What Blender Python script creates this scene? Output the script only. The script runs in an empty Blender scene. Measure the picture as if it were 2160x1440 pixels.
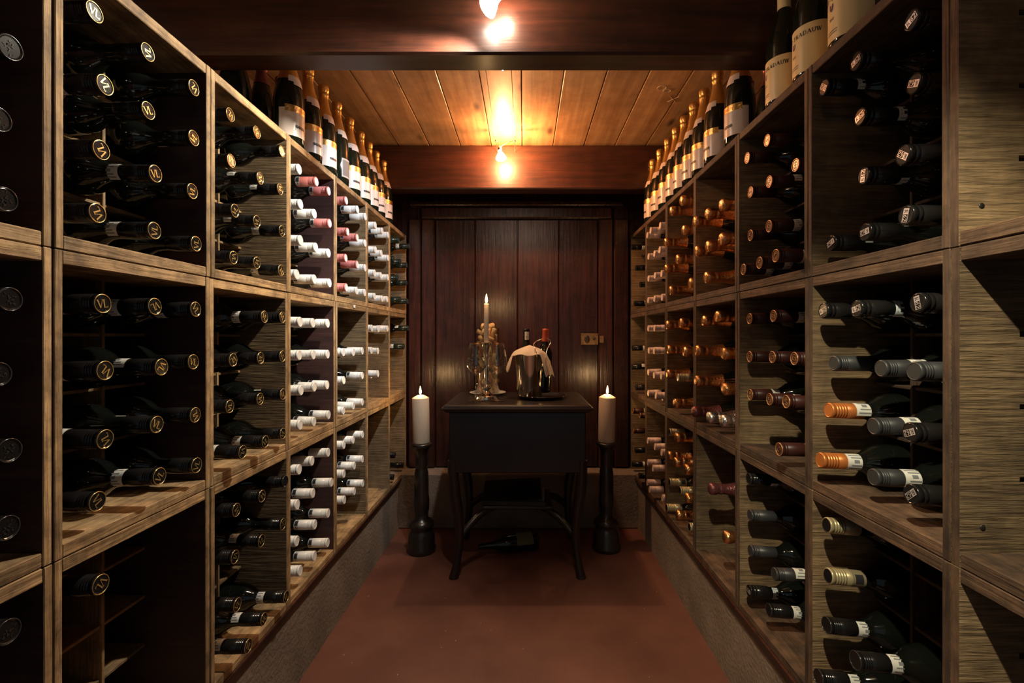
import bpy, bmesh, math, random
from mathutils import Vector, Matrix, Quaternion

random.seed(7)
PI = math.pi
U = 0.33                       # one crate width in metres; positions below are measured in crate widths
F = 994.0                      # focal length in pixels of the 2160 px wide frame
VX, VY = 1105.0, 710.0         # where the corridor direction meets the picture
CAMH = 3.12 * U                # camera height
LX, RX = -1.996 * U, 1.81 * U  # front planes of the two racks
TOPZ = CAMH + 1.715 * U        # top of the racks
HC = 1.337 * U                 # crate height
S = bpy.context.scene
COL = S.collection

# ------------------------------------------------------------------ camera, world, lights, exposure
cam_d = bpy.data.cameras.new('camera')
cam_d.sensor_width = 36.0
cam_d.lens = F / 2160.0 * 36.0
cam_d.shift_x = -(VX - 1080.0) / 2160.0
cam_d.shift_y = (VY - 720.0) / 2160.0
cam_d.clip_start = 0.01
cam = bpy.data.objects.new('camera', cam_d)
COL.objects.link(cam)
cam.location = (0, 0, CAMH)
cam.rotation_euler = (PI / 2, 0, 0)
S.camera = cam

w = bpy.data.worlds.new('world')
S.world = w
w.use_nodes = True
w.node_tree.nodes['Background'].inputs[0].default_value = (0.72, 0.90, 1.0, 1)
w.node_tree.nodes['Background'].inputs[1].default_value = 0.16

S.view_settings.view_transform = 'Standard'
S.view_settings.look = 'None'
S.view_settings.gamma = 1.0
S.view_settings.use_curve_mapping = False
S.view_settings.exposure = 0.0
S.cycles.max_bounces = 7
S.cycles.diffuse_bounces = 3
S.cycles.glossy_bounces = 4
S.cycles.transparent_max_bounces = 16

LAMP = {  # bulb position (crate widths, z relative to the camera), glow, beam power, aim, cone, beam colour, light leaking back through the reflector
    'near': dict(p=(-0.25, 3.58, 2.52), glow=60.0, spot=50.0, aim=(-2.0, 3.1, 0.5), cone=116, col=(1.0, 0.90, 0.74), leak=2.2, lcol=(1.0, 0.60, 0.40)),
    'mid': dict(p=(-0.22, 4.30, 2.52), glow=30.0, spot=36.0, aim=(-2.0, 5.9, 0.9), cone=72, col=(0.90, 0.96, 1.0), leak=2.5, lcol=(1.0, 0.66, 0.42)),
    'far': dict(p=(-0.33, 6.72, 2.58), glow=60.0, spot=17.0, aim=(0.2, 6.0, -1.2), cone=140, col=(1.0, 0.70, 0.42), leak=20.0, lcol=(1.0, 0.40, 0.15)),
    'rear': dict(p=(0.02, 0.45, 2.52), glow=10.0, spot=92.0, aim=(1.58, 2.0, -1.55), cone=65, col=(1.0, 0.88, 0.62), leak=1.0, lcol=(1.0, 0.62, 0.40)),
}
FLAME_W = 1.3


def px(x, y, z):
    """point of the picture (x, y) at depth z crate widths, in metres"""
    return Vector(((x - VX) * z / F * U, z * U, CAMH + (VY - y) * z / F * U))


# ------------------------------------------------------------------ materials
MATS = {}


def principled(name):
    m = bpy.data.materials.new(name)
    m.use_nodes = True
    nt = m.node_tree
    return m, nt, nt.nodes['Principled BSDF']


def mat(name, col, rough=0.5, metal=0.0, spec=0.5, trans=0.0, ior=1.5, coat=0.0, vary=0.0, bump=0.0, bscale=60.0, emit=None, estr=0.0, sss=0.0):
    if name in MATS:
        return MATS[name]
    m, nt, b = principled(name)
    b.inputs['Base Color'].default_value = (*col, 1)
    b.inputs['Roughness'].default_value = rough
    b.inputs['Metallic'].default_value = metal
    b.inputs['Specular IOR Level'].default_value = spec
    b.inputs['IOR'].default_value = ior
    b.inputs['Transmission Weight'].default_value = trans
    b.inputs['Coat Weight'].default_value = coat
    if sss:
        b.inputs['Subsurface Weight'].default_value = sss
        b.inputs['Subsurface Radius'].default_value = (0.02, 0.012, 0.006)
        b.inputs['Subsurface Scale'].default_value = 0.5
    if emit:
        b.inputs['Emission Color'].default_value = (*emit, 1)
        b.inputs['Emission Strength'].default_value = estr
    tc = nt.nodes.new('ShaderNodeTexCoord')
    nz = nt.nodes.new('ShaderNodeTexNoise')
    nz.inputs['Scale'].default_value = bscale
    nz.inputs['Detail'].default_value = 4
    nt.links.new(tc.outputs['Object'], nz.inputs['Vector'])
    if vary:
        mr = nt.nodes.new('ShaderNodeMapRange')
        mr.inputs['From Min'].default_value = 0.3
        mr.inputs['From Max'].default_value = 0.7
        mr.inputs['To Min'].default_value = 1 - vary
        mr.inputs['To Max'].default_value = 1 + vary
        nt.links.new(nz.outputs['Fac'], mr.inputs['Value'])
        mx = nt.nodes.new('ShaderNodeMix')
        mx.data_type = 'RGBA'
        mx.blend_type = 'MULTIPLY'
        mx.inputs[0].default_value = 1.0
        mx.inputs[6].default_value = (*col, 1)
        nt.links.new(mr.outputs[0], mx.inputs[7])
        nt.links.new(mx.outputs[2], b.inputs['Base Color'])
    if bump:
        bp = nt.nodes.new('ShaderNodeBump')
        bp.inputs['Strength'].default_value = bump
        bp.inputs['Distance'].default_value = 0.003
        nt.links.new(nz.outputs['Fac'], bp.inputs['Height'])
        nt.links.new(bp.outputs[0], b.inputs['Normal'])
    MATS[name] = m
    return m


def wood(name, c0, c1, axis, rough=0.7, fine=1.0, bump=0.6, saw=0.0, coat=0.0, stain=0.35, knots=False, bright=(0.75, 1.25), sscale=9.0):
    """grained wood; axis is the grain direction in the object's own axes"""
    if name in MATS:
        return MATS[name]
    m, nt, b = principled(name)
    N, L = nt.nodes, nt.links
    b.inputs['Roughness'].default_value = rough
    b.inputs['Coat Weight'].default_value = coat
    b.inputs['Coat Roughness'].default_value = 0.22
    tc = N.new('ShaderNodeTexCoord')
    oi = N.new('ShaderNodeObjectInfo')
    off = N.new('ShaderNodeVectorMath')
    off.operation = 'SCALE'
    off.inputs[0].default_value = (31.0, 17.0, 23.0)
    L.new(oi.outputs['Random'], off.inputs['Scale'])
    add = N.new('ShaderNodeVectorMath')
    add.operation = 'ADD'
    L.new(tc.outputs['Object'], add.inputs[0])
    L.new(off.outputs[0], add.inputs[1])
    mp = N.new('ShaderNodeMapping')
    sc = [55.0 * fine, 55.0 * fine, 55.0 * fine]
    sc[axis] = 3.2 * fine
    mp.inputs['Scale'].default_value = sc
    L.new(add.outputs[0], mp.inputs['Vector'])
    g = N.new('ShaderNodeTexNoise')
    g.inputs['Scale'].default_value = 1.6
    g.inputs['Detail'].default_value = 6
    g.inputs['Roughness'].default_value = 0.65
    g.inputs['Distortion'].default_value = 0.5
    L.new(mp.outputs[0], g.inputs['Vector'])
    ramp = N.new('ShaderNodeValToRGB')
    ramp.color_ramp.elements[0].position = 0.28
    ramp.color_ramp.elements[0].color = (*c0, 1)
    ramp.color_ramp.elements[1].position = 0.70
    ramp.color_ramp.elements[1].color = (*c1, 1)
    L.new(g.outputs['Fac'], ramp.inputs['Fac'])
    # broad weathering stains
    st = N.new('ShaderNodeTexNoise')
    st.inputs['Scale'].default_value = sscale
    st.inputs['Detail'].default_value = 4
    st.inputs['Roughness'].default_value = 0.68
    L.new(add.outputs[0], st.inputs['Vector'])
    mr = N.new('ShaderNodeMapRange')
    mr.inputs['From Min'].default_value = 0.35
    mr.inputs['From Max'].default_value = 0.62
    mr.inputs['To Min'].default_value = 1 - stain
    mr.inputs['To Max'].default_value = 1.0
    L.new(st.outputs['Fac'], mr.inputs['Value'])
    rb = N.new('ShaderNodeMapRange')
    rb.inputs['To Min'].default_value = bright[0]
    rb.inputs['To Max'].default_value = bright[1]
    L.new(oi.outputs['Random'], rb.inputs['Value'])
    mul = N.new('ShaderNodeMath')
    mul.operation = 'MULTIPLY'
    L.new(mr.outputs[0], mul.inputs[0])
    L.new(rb.outputs[0], mul.inputs[1])
    mx = N.new('ShaderNodeMix')
    mx.data_type = 'RGBA'
    mx.blend_type = 'MULTIPLY'
    mx.inputs[0].default_value = 1.0
    L.new(ramp.outputs[0], mx.inputs[6])
    L.new(mul.outputs[0], mx.inputs[7])
    colout = mx.outputs[2]
    height = g.outputs['Fac']
    if knots:
        mk = N.new('ShaderNodeMapping')
        ks = [7.0, 7.0, 7.0]
        ks[axis] = 2.6
        mk.inputs['Scale'].default_value = ks
        L.new(add.outputs[0], mk.inputs['Vector'])
        vo = N.new('ShaderNodeTexVoronoi')
        vo.inputs['Scale'].default_value = 1.0
        L.new(mk.outputs[0], vo.inputs['Vector'])
        kr = N.new('ShaderNodeMapRange')
        kr.inputs['From Min'].default_value = 0.05
        kr.inputs['From Max'].default_value = 0.15
        kr.inputs['To Min'].default_value = 0.25
        kr.inputs['To Max'].default_value = 1.0
        L.new(vo.outputs['Distance'], kr.inputs['Value'])
        m2 = N.new('ShaderNodeMix')
        m2.data_type = 'RGBA'
        m2.blend_type = 'MULTIPLY'
        m2.inputs[0].default_value = 1.0
        L.new(colout, m2.inputs[6])
        L.new(kr.outputs[0], m2.inputs[7])
        colout = m2.outputs[2]
    L.new(colout, b.inputs['Base Color'])
    if saw:
        ms = N.new('ShaderNodeMapping')
        ss = [220.0, 220.0, 220.0]
        ss[axis] = 14.0
        ms.inputs['Scale'].default_value = ss
        L.new(add.outputs[0], ms.inputs['Vector'])
        sn = N.new('ShaderNodeTexNoise')
        sn.inputs['Scale'].default_value = 1.0
        sn.inputs['Detail'].default_value = 3
        L.new(ms.outputs[0], sn.inputs['Vector'])
        ad = N.new('ShaderNodeMath')
        ad.operation = 'MULTIPLY_ADD'
        ad.inputs[1].default_value = saw
        L.new(sn.outputs['Fac'], ad.inputs[0])
        L.new(g.outputs['Fac'], ad.inputs[2])
        height = ad.outputs[0]
    bp = N.new('ShaderNodeBump')
    bp.inputs['Strength'].default_value = bump
    bp.inputs['Distance'].default_value = 0.002
    L.new(height, bp.inputs['Height'])
    L.new(bp.outputs[0], b.inputs['Normal'])
    MATS[name] = m
    return m


PINE0, PINE1 = (0.21, 0.120, 0.050), (0.56, 0.37, 0.175)
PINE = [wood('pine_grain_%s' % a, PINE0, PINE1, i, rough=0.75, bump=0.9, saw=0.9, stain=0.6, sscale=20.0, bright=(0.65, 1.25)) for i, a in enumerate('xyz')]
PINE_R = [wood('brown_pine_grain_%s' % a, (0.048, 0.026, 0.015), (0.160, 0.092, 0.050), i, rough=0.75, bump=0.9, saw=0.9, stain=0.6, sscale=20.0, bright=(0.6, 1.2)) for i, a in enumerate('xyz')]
ROUGH_PINE = wood('rough_sawn_pine', (0.095, 0.060, 0.029), (0.32, 0.215, 0.108), 0, rough=0.85, fine=1.7, bump=1.0, saw=1.4, stain=0.5)
STAIN = wood('red_stained_pine', (0.028, 0.012, 0.011), (0.070, 0.028, 0.024), 0, rough=0.6, bump=0.5)
BEAMW = wood('dark_beam_wood', (0.018, 0.007, 0.005), (0.095, 0.028, 0.014), 0, rough=0.42, fine=0.5, bump=0.5, coat=0.35, bright=(0.95, 1.05))
CEILW = wood('ceiling_pine', (0.38, 0.20, 0.085), (0.70, 0.45, 0.22), 1, rough=0.55, fine=0.35, bump=0.25, coat=0.15, knots=True, stain=0.25, bright=(0.8, 1.15))
DOORW = wood('varnished_door_wood', (0.018, 0.007, 0.006), (0.060, 0.020, 0.014), 2, rough=0.27, fine=0.7, bump=0.6, coat=0.0, bright=(0.75, 1.2))
TABLEW = wood('black_brown_table_wood', (0.008, 0.005, 0.004), (0.020, 0.011, 0.008), 0, rough=0.38, fine=0.7, bump=0.3, coat=0.2)
EBONY = wood('ebonised_wood', (0.010, 0.008, 0.007), (0.026, 0.018, 0.014), 2, rough=0.3, bump=0.2, coat=0.5)

GLASS = mat('dark_bottle_glass', (0.005, 0.006, 0.005), 0.06, spec=0.5)
GLASSG = mat('green_bottle_glass', (0.007, 0.010, 0.006), 0.06, spec=0.5)
PAPER = mat('white_label_paper', (0.68, 0.68, 0.62), 0.55, vary=0.06)
GREYPAPER = mat('grey_label_paper', (0.52, 0.58, 0.58), 0.5, vary=0.06)
CREAM = mat('cream_label_paper', (0.76, 0.60, 0.30), 0.42, vary=0.03)
INK = mat('black_print', (0.02, 0.02, 0.025), 0.5)
INKGREY = mat('grey_print', (0.20, 0.21, 0.22), 0.5)
BLUEINK = mat('blue_print', (0.035, 0.045, 0.16), 0.5)
REDINK = mat('red_print', (0.45, 0.06, 0.04), 0.5)
BLACKCAP = mat('black_cap', (0.010, 0.0095, 0.0095), 0.2, spec=0.35)
CHARCOAL = mat('charcoal_sleeve', (0.030, 0.032, 0.034), 0.42)
WHITECAP = mat('white_cap', (0.78, 0.78, 0.75), 0.35, vary=0.04)
PINKCAP = mat('rose_cap', (0.62, 0.20, 0.18), 0.35, vary=0.06)
BLUSHCAP = mat('blush_cap', (0.62, 0.47, 0.42), 0.35, vary=0.06)
GREENCAP = mat('dark_green_cap', (0.012, 0.022, 0.014), 0.25)
MAROONCAP = mat('maroon_capsule', (0.038, 0.012, 0.010), 0.4, spec=0.3)
COPPERCAP = mat('copper_cap', (0.60, 0.20, 0.05), 0.35, metal=0.5)
OLIVECAP = mat('olive_gold_cap', (0.42, 0.36, 0.20), 0.35, metal=0.4)
GOLD = mat('gold_print', (0.85, 0.62, 0.22), 0.3, metal=0.8)
GOLDFOIL = mat('gold_foil', (0.80, 0.50, 0.16), 0.28, metal=0.9, bump=0.4, bscale=180)
COPPERFOIL = mat('copper_foil', (0.78, 0.40, 0.16), 0.24, metal=0.95, bump=0.7, bscale=160)
SILVERFOIL = mat('silver_foil', (0.75, 0.72, 0.70), 0.22, metal=0.95, bump=0.7, bscale=160)
PLUMFOIL = mat('plum_foil', (0.22, 0.08, 0.08), 0.28, metal=0.7, bump=0.7, bscale=160)
COPPERINK = mat('copper_print', (0.75, 0.38, 0.16), 0.35, metal=0.7)
SILVERINK = mat('silver_print', (0.72, 0.66, 0.66), 0.3, metal=0.6)
STEEL = mat('steel', (0.62, 0.60, 0.57), 0.22, metal=1.0)
SILVER = mat('silver_plate', (0.80, 0.76, 0.68), 0.10, metal=1.0)
BRASS = mat('aged_brass', (0.36, 0.22, 0.11), 0.38, metal=0.8, vary=0.15)
IRON = mat('dark_iron', (0.05, 0.045, 0.04), 0.45, metal=0.7)
WAX = mat('candle_wax', (0.66, 0.54, 0.40), 0.45, sss=0.35, vary=0.02, bscale=25)
def thin_glass():
    m = bpy.data.materials.new('thin_clear_glass')
    m.use_nodes = True
    N, L = m.node_tree.nodes, m.node_tree.links
    N.remove(N['Principled BSDF'])
    lw = N.new('ShaderNodeLayerWeight')
    pw = N.new('ShaderNodeMath')
    pw.operation = 'POWER'
    pw.inputs[1].default_value = 2.5
    L.new(lw.outputs['Facing'], pw.inputs[0])
    fr = N.new('ShaderNodeMath')
    fr.operation = 'MULTIPLY_ADD'
    fr.inputs[1].default_value = 0.9
    fr.inputs[2].default_value = 0.06
    L.new(pw.outputs[0], fr.inputs[0])
    tr = N.new('ShaderNodeBsdfTransparent')
    tr.inputs[0].default_value = (0.95, 0.96, 0.95, 1)
    gl = N.new('ShaderNodeBsdfGlossy')
    gl.inputs['Roughness'].default_value = 0.02
    mx = N.new('ShaderNodeMixShader')
    L.new(fr.outputs[0], mx.inputs[0])
    L.new(tr.outputs[0], mx.inputs[1])
    L.new(gl.outputs[0], mx.inputs[2])
    L.new(mx.outputs[0], N['Material Output'].inputs['Surface'])
    return m


CLEAR = thin_glass()
LINEN = mat('linen_cloth', (0.62, 0.52, 0.42), 0.85, bump=0.5, bscale=400, vary=0.05)
PORCELAIN = mat('porcelain', (0.66, 0.63, 0.58), 0.2)
TRAYM = mat('black_tray', (0.012, 0.011, 0.010), 0.08, coat=0.6)
LEATHER = mat('black_leather', (0.016, 0.018, 0.018), 0.5, bump=0.4, bscale=300)
PAGE = mat('book_page', (0.62, 0.55, 0.48), 0.7)
FLAMEM = mat('flame', (1, 0.7, 0.3), 0.5, emit=(1.0, 0.60, 0.22), estr=38.0)
WICK = mat('wick', (0.02, 0.015, 0.01), 0.8)
CHALK = mat('chalk', (0.66, 0.55, 0.36), 0.9)


def concrete():
    m, nt, b = principled('rough_plaster')
    N, L = nt.nodes, nt.links
    tc = N.new('ShaderNodeTexCoord')
    n1 = N.new('ShaderNodeTexNoise')
    n1.inputs['Scale'].default_value = 7
    n1.inputs['Detail'].default_value = 8
    n2 = N.new('ShaderNodeTexNoise')
    n2.inputs['Scale'].default_value = 90
    n2.inputs['Detail'].default_value = 6
    L.new(tc.outputs['Object'], n1.inputs['Vector'])
    L.new(tc.outputs['Object'], n2.inputs['Vector'])
    r = N.new('ShaderNodeValToRGB')
    r.color_ramp.elements[0].position = 0.3
    r.color_ramp.elements[0].color = (0.155, 0.118, 0.085, 1)
    r.color_ramp.elements[1].position = 0.75
    r.color_ramp.elements[1].color = (0.27, 0.21, 0.16, 1)
    L.new(n1.outputs['Fac'], r.inputs['Fac'])
    L.new(r.outputs[0], b.inputs['Base Color'])
    b.inputs['Roughness'].default_value = 0.9
    bp = N.new('ShaderNodeBump')
    bp.inputs['Strength'].default_value = 0.6
    bp.inputs['Distance'].default_value = 0.006
    L.new(n2.outputs['Fac'], bp.inputs['Height'])
    L.new(bp.outputs[0], b.inputs['Normal'])
    return m


def floor_mat():
    m, nt, b = principled('red_painted_floor')
    N, L = nt.nodes, nt.links
    tc = N.new('ShaderNodeTexCoord')
    n1 = N.new('ShaderNodeTexNoise')
    n1.inputs['Scale'].default_value = 4
    n1.inputs['Detail'].default_value = 8
    L.new(tc.outputs['Object'], n1.inputs['Vector'])
    r = N.new('ShaderNodeValToRGB')
    r.color_ramp.elements[0].position = 0.3
    r.color_ramp.elements[0].color = (0.092, 0.030, 0.019, 1)
    r.color_ramp.elements[1].position = 0.72
    r.color_ramp.elements[1].color = (0.160, 0.060, 0.038, 1)
    L.new(n1.outputs['Fac'], r.inputs['Fac'])
    vo = N.new('ShaderNodeTexVoronoi')
    vo.inputs['Scale'].default_value = 26
    L.new(tc.outputs['Object'], vo.inputs['Vector'])
    lt = N.new('ShaderNodeMath')
    lt.operation = 'LESS_THAN'
    lt.inputs[1].default_value = 0.045
    L.new(vo.outputs['Distance'], lt.inputs[0])
    wn = N.new('ShaderNodeSeparateColor')
    L.new(vo.outputs['Color'], wn.inputs[0])
    gt = N.new('ShaderNodeMath')
    gt.operation = 'GREATER_THAN'
    gt.inputs[1].default_value = 0.82
    L.new(wn.outputs[0], gt.inputs[0])
    mu = N.new('ShaderNodeMath')
    mu.operation = 'MULTIPLY'
    L.new(lt.outputs[0], mu.inputs[0])
    L.new(gt.outputs[0], mu.inputs[1])
    mx = N.new('ShaderNodeMix')
    mx.data_type = 'RGBA'
    L.new(mu.outputs[0], mx.inputs[0])
    L.new(r.outputs[0], mx.inputs[6])
    mx.inputs[7].default_value = (0.6, 0.42, 0.32, 1)
    L.new(mx.outputs[2], b.inputs['Base Color'])
    b.inputs['Roughness'].default_value = 0.62
    n2 = N.new('ShaderNodeTexNoise')
    n2.inputs['Scale'].default_value = 45
    n2.inputs['Detail'].default_value = 5
    L.new(tc.outputs['Object'], n2.inputs['Vector'])
    bp = N.new('ShaderNodeBump')
    bp.inputs['Strength'].default_value = 0.25
    bp.inputs['Distance'].default_value = 0.003
    L.new(n2.outputs['Fac'], bp.inputs['Height'])
    L.new(bp.outputs[0], b.inputs['Normal'])
    return m


CONC = concrete()
FLOORM = floor_mat()


# ------------------------------------------------------------------ mesh helpers
class MB:
    def __init__(s):
        s.v, s.f, s.smooth, s.mi = [], [], [], []

    def add(s, verts, faces, smooth=False, mi=0):
        o = len(s.v)
        s.v += [tuple(p) for p in verts]
        for f in faces:
            s.f.append([i + o for i in f])
            s.smooth.append(smooth)
            s.mi.append(mi)
        return s

    def box(s, x0, x1, y0, y1, z0, z1, c=0.0, mi=0, front=None):
        """box, optionally with chamfered edges; front = material index of the -x face"""
        if c <= 0:
            v = [(x, y, z) for x in (x0, x1) for y in (y0, y1) for z in (z0, z1)]
            fs = [(0, 1, 3, 2), (4, 6, 7, 5), (0, 4, 5, 1), (2, 3, 7, 6), (0, 2, 6, 4), (1, 5, 7, 3)]
            s.add(v, fs, mi=mi)
            if front is not None:
                s.mi[-6] = front
            return s
        bm = bmesh.new()
        bmesh.ops.create_cube(bm, size=1.0)
        for p in bm.verts:
            p.co = ((x0 + x1) / 2 + p.co.x * (x1 - x0), (y0 + y1) / 2 + p.co.y * (y1 - y0), (z0 + z1) / 2 + p.co.z * (z1 - z0))
        bmesh.ops.bevel(bm, geom=list(bm.edges), offset=c, segments=1, affect='EDGES')
        bm.normal_update()
        bm.verts.index_update()
        o = len(s.v)
        s.v += [tuple(p.co) for p in bm.verts]
        for f in bm.faces:
            s.f.append([p.index + o for p in f.verts])
            s.smooth.append(False)
            s.mi.append(front if (front is not None and f.normal.x < -0.6) else mi)
        bm.free()
        return s

    def lathe(s, prof, n=20, smooth=True, mi=0, cap0=True, cap1=True, origin=(0, 0, 0), jitter=0.0):
        ox, oy, oz = origin
        vs, fs = [], []
        for r, z in prof:
            for k in range(n):
                a = 2 * PI * k / n
                rr = r * (1 + random.uniform(-jitter, jitter)) if jitter else r
                vs.append((ox + rr * math.cos(a), oy + rr * math.sin(a), oz + z))
        for i in range(len(prof) - 1):
            for k in range(n):
                k2 = (k + 1) % n
                fs.append((i * n + k, i * n + k2, (i + 1) * n + k2, (i + 1) * n + k))
        s.add(vs, fs, smooth, mi)
        if cap0 and prof[0][0] > 1e-5:
            s.add([vs[k] for k in range(n)], [tuple(reversed(range(n)))], False, mi)
        if cap1 and prof[-1][0] > 1e-5:
            b = (len(prof) - 1) * n
            s.add([vs[b + k] for k in range(n)], [tuple(range(n))], False, mi)
        return s

    def tube(s, pts, r, n=8, mi=0, closed=False):
        pts = [Vector(p) for p in pts]
        rs = r if isinstance(r, (list, tuple)) else [r] * len(pts)
        vs, fs = [], []
        up = Vector((0, 0, 1))
        prev = None
        for i, p in enumerate(pts):
            if closed:
                t = pts[(i + 1) % len(pts)] - pts[i - 1]
            else:
                t = pts[min(i + 1, len(pts) - 1)] - pts[max(i - 1, 0)]
            t.normalize()
            if prev is None:
                a = t.cross(up)
                if a.length < 1e-3:
                    a = t.cross(Vector((1, 0, 0)))
            else:
                a = prev - t * prev.dot(t)
            a.normalize()
            prev = a
            b = t.cross(a)
            for k in range(n):
                q = 2 * PI * k / n
                vs.append(p + (a * math.cos(q) + b * math.sin(q)) * rs[i])
        m = len(pts)
        for i in range(m if closed else m - 1):
            j = (i + 1) % m
            for k in range(n):
                k2 = (k + 1) % n
                fs.append((i * n + k, i * n + k2, j * n + k2, j * n + k))
        s.add(vs, fs, True, mi)
        if not closed:
            s.add(vs[:n], [tuple(reversed(range(n)))], False, mi)
            s.add(vs[-n:], [tuple(range(n))], False, mi)
        return s

    def patch(s, r, z0, z1, a0, a1, n=10, mi=0, thick=0.0003, prof=None):
        """curved sheet on a cylinder (or on a profile r(z)) about z"""
        vs, fs = [], []
        rows = 5 if prof else 2
        for j in range(rows):
            z = z0 + (z1 - z0) * j / (rows - 1)
            rr = prof(z) if prof else r
            for k in range(n + 1):
                a = a0 + (a1 - a0) * k / n
                vs.append((rr * math.cos(a), rr * math.sin(a), z))
        inner = [(x - thick * x / math.hypot(x, y), y - thick * y / math.hypot(x, y), z) for x, y, z in vs]
        m = len(vs)
        for j in range(rows - 1):
            for k in range(n):
                q = (j * (n + 1) + k, j * (n + 1) + k + 1, (j + 1) * (n + 1) + k + 1, (j + 1) * (n + 1) + k)
                fs.append(q)
                fs.append(tuple(i + m for i in reversed(q)))
        s.add(vs + inner, fs, True, mi)
        return s

    def mesh(s, name, *mats):
        me = bpy.data.meshes.new(name)
        me.from_pydata(s.v, [], s.f)
        me.polygons.foreach_set('use_smooth', s.smooth)
        me.polygons.foreach_set('material_index', s.mi)
        for m in mats:
            me.materials.append(m)
        me.update()
        return me


def link(name, me, parent=None, loc=None, rot=None):
    o = bpy.data.objects.new(name, me)
    COL.objects.link(o)
    if parent is not None:
        o.parent = parent
    if loc is not None:
        o.location = loc
    if rot is not None:
        o.rotation_euler = rot
    return o


def tag(o, label, cat, group=None):
    o['label'] = label
    o['category'] = cat
    if group:
        o['group'] = group
    return o


def thing(name, label, cat, loc=(0, 0, 0), rotz=0.0, group=None):
    o = link(name, None, None, loc, (0, 0, rotz))
    o.empty_display_size = 0.02
    return tag(o, label, cat, group)


def struct(name, me, label=None, loc=None):
    o = link(name, me, None, loc)
    o['kind'] = 'structure'
    if label:
        o['label'] = label
    return o


# ------------------------------------------------------------------ lettering (flat polygons)
def seg(p, q, wd):
    (x0, y0), (x1, y1) = p, q
    dx, dy = x1 - x0, y1 - y0
    l = math.hypot(dx, dy) or 1
    nx, ny = -dy / l * wd / 2, dx / l * wd / 2
    return [(x0 + nx, y0 + ny), (x0 - nx, y0 - ny), (x1 - nx, y1 - ny), (x1 + nx, y1 + ny)]


def arc(cx, cy, rx, ry, a0, a1, n=8):
    return [(cx + rx * math.cos(math.radians(a0 + (a1 - a0) * i / n)), cy + ry * math.sin(math.radians(a0 + (a1 - a0) * i / n))) for i in range(n + 1)]


TH, TN = 0.17, 0.075      # thick and thin strokes of the roman capitals, height 1


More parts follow.
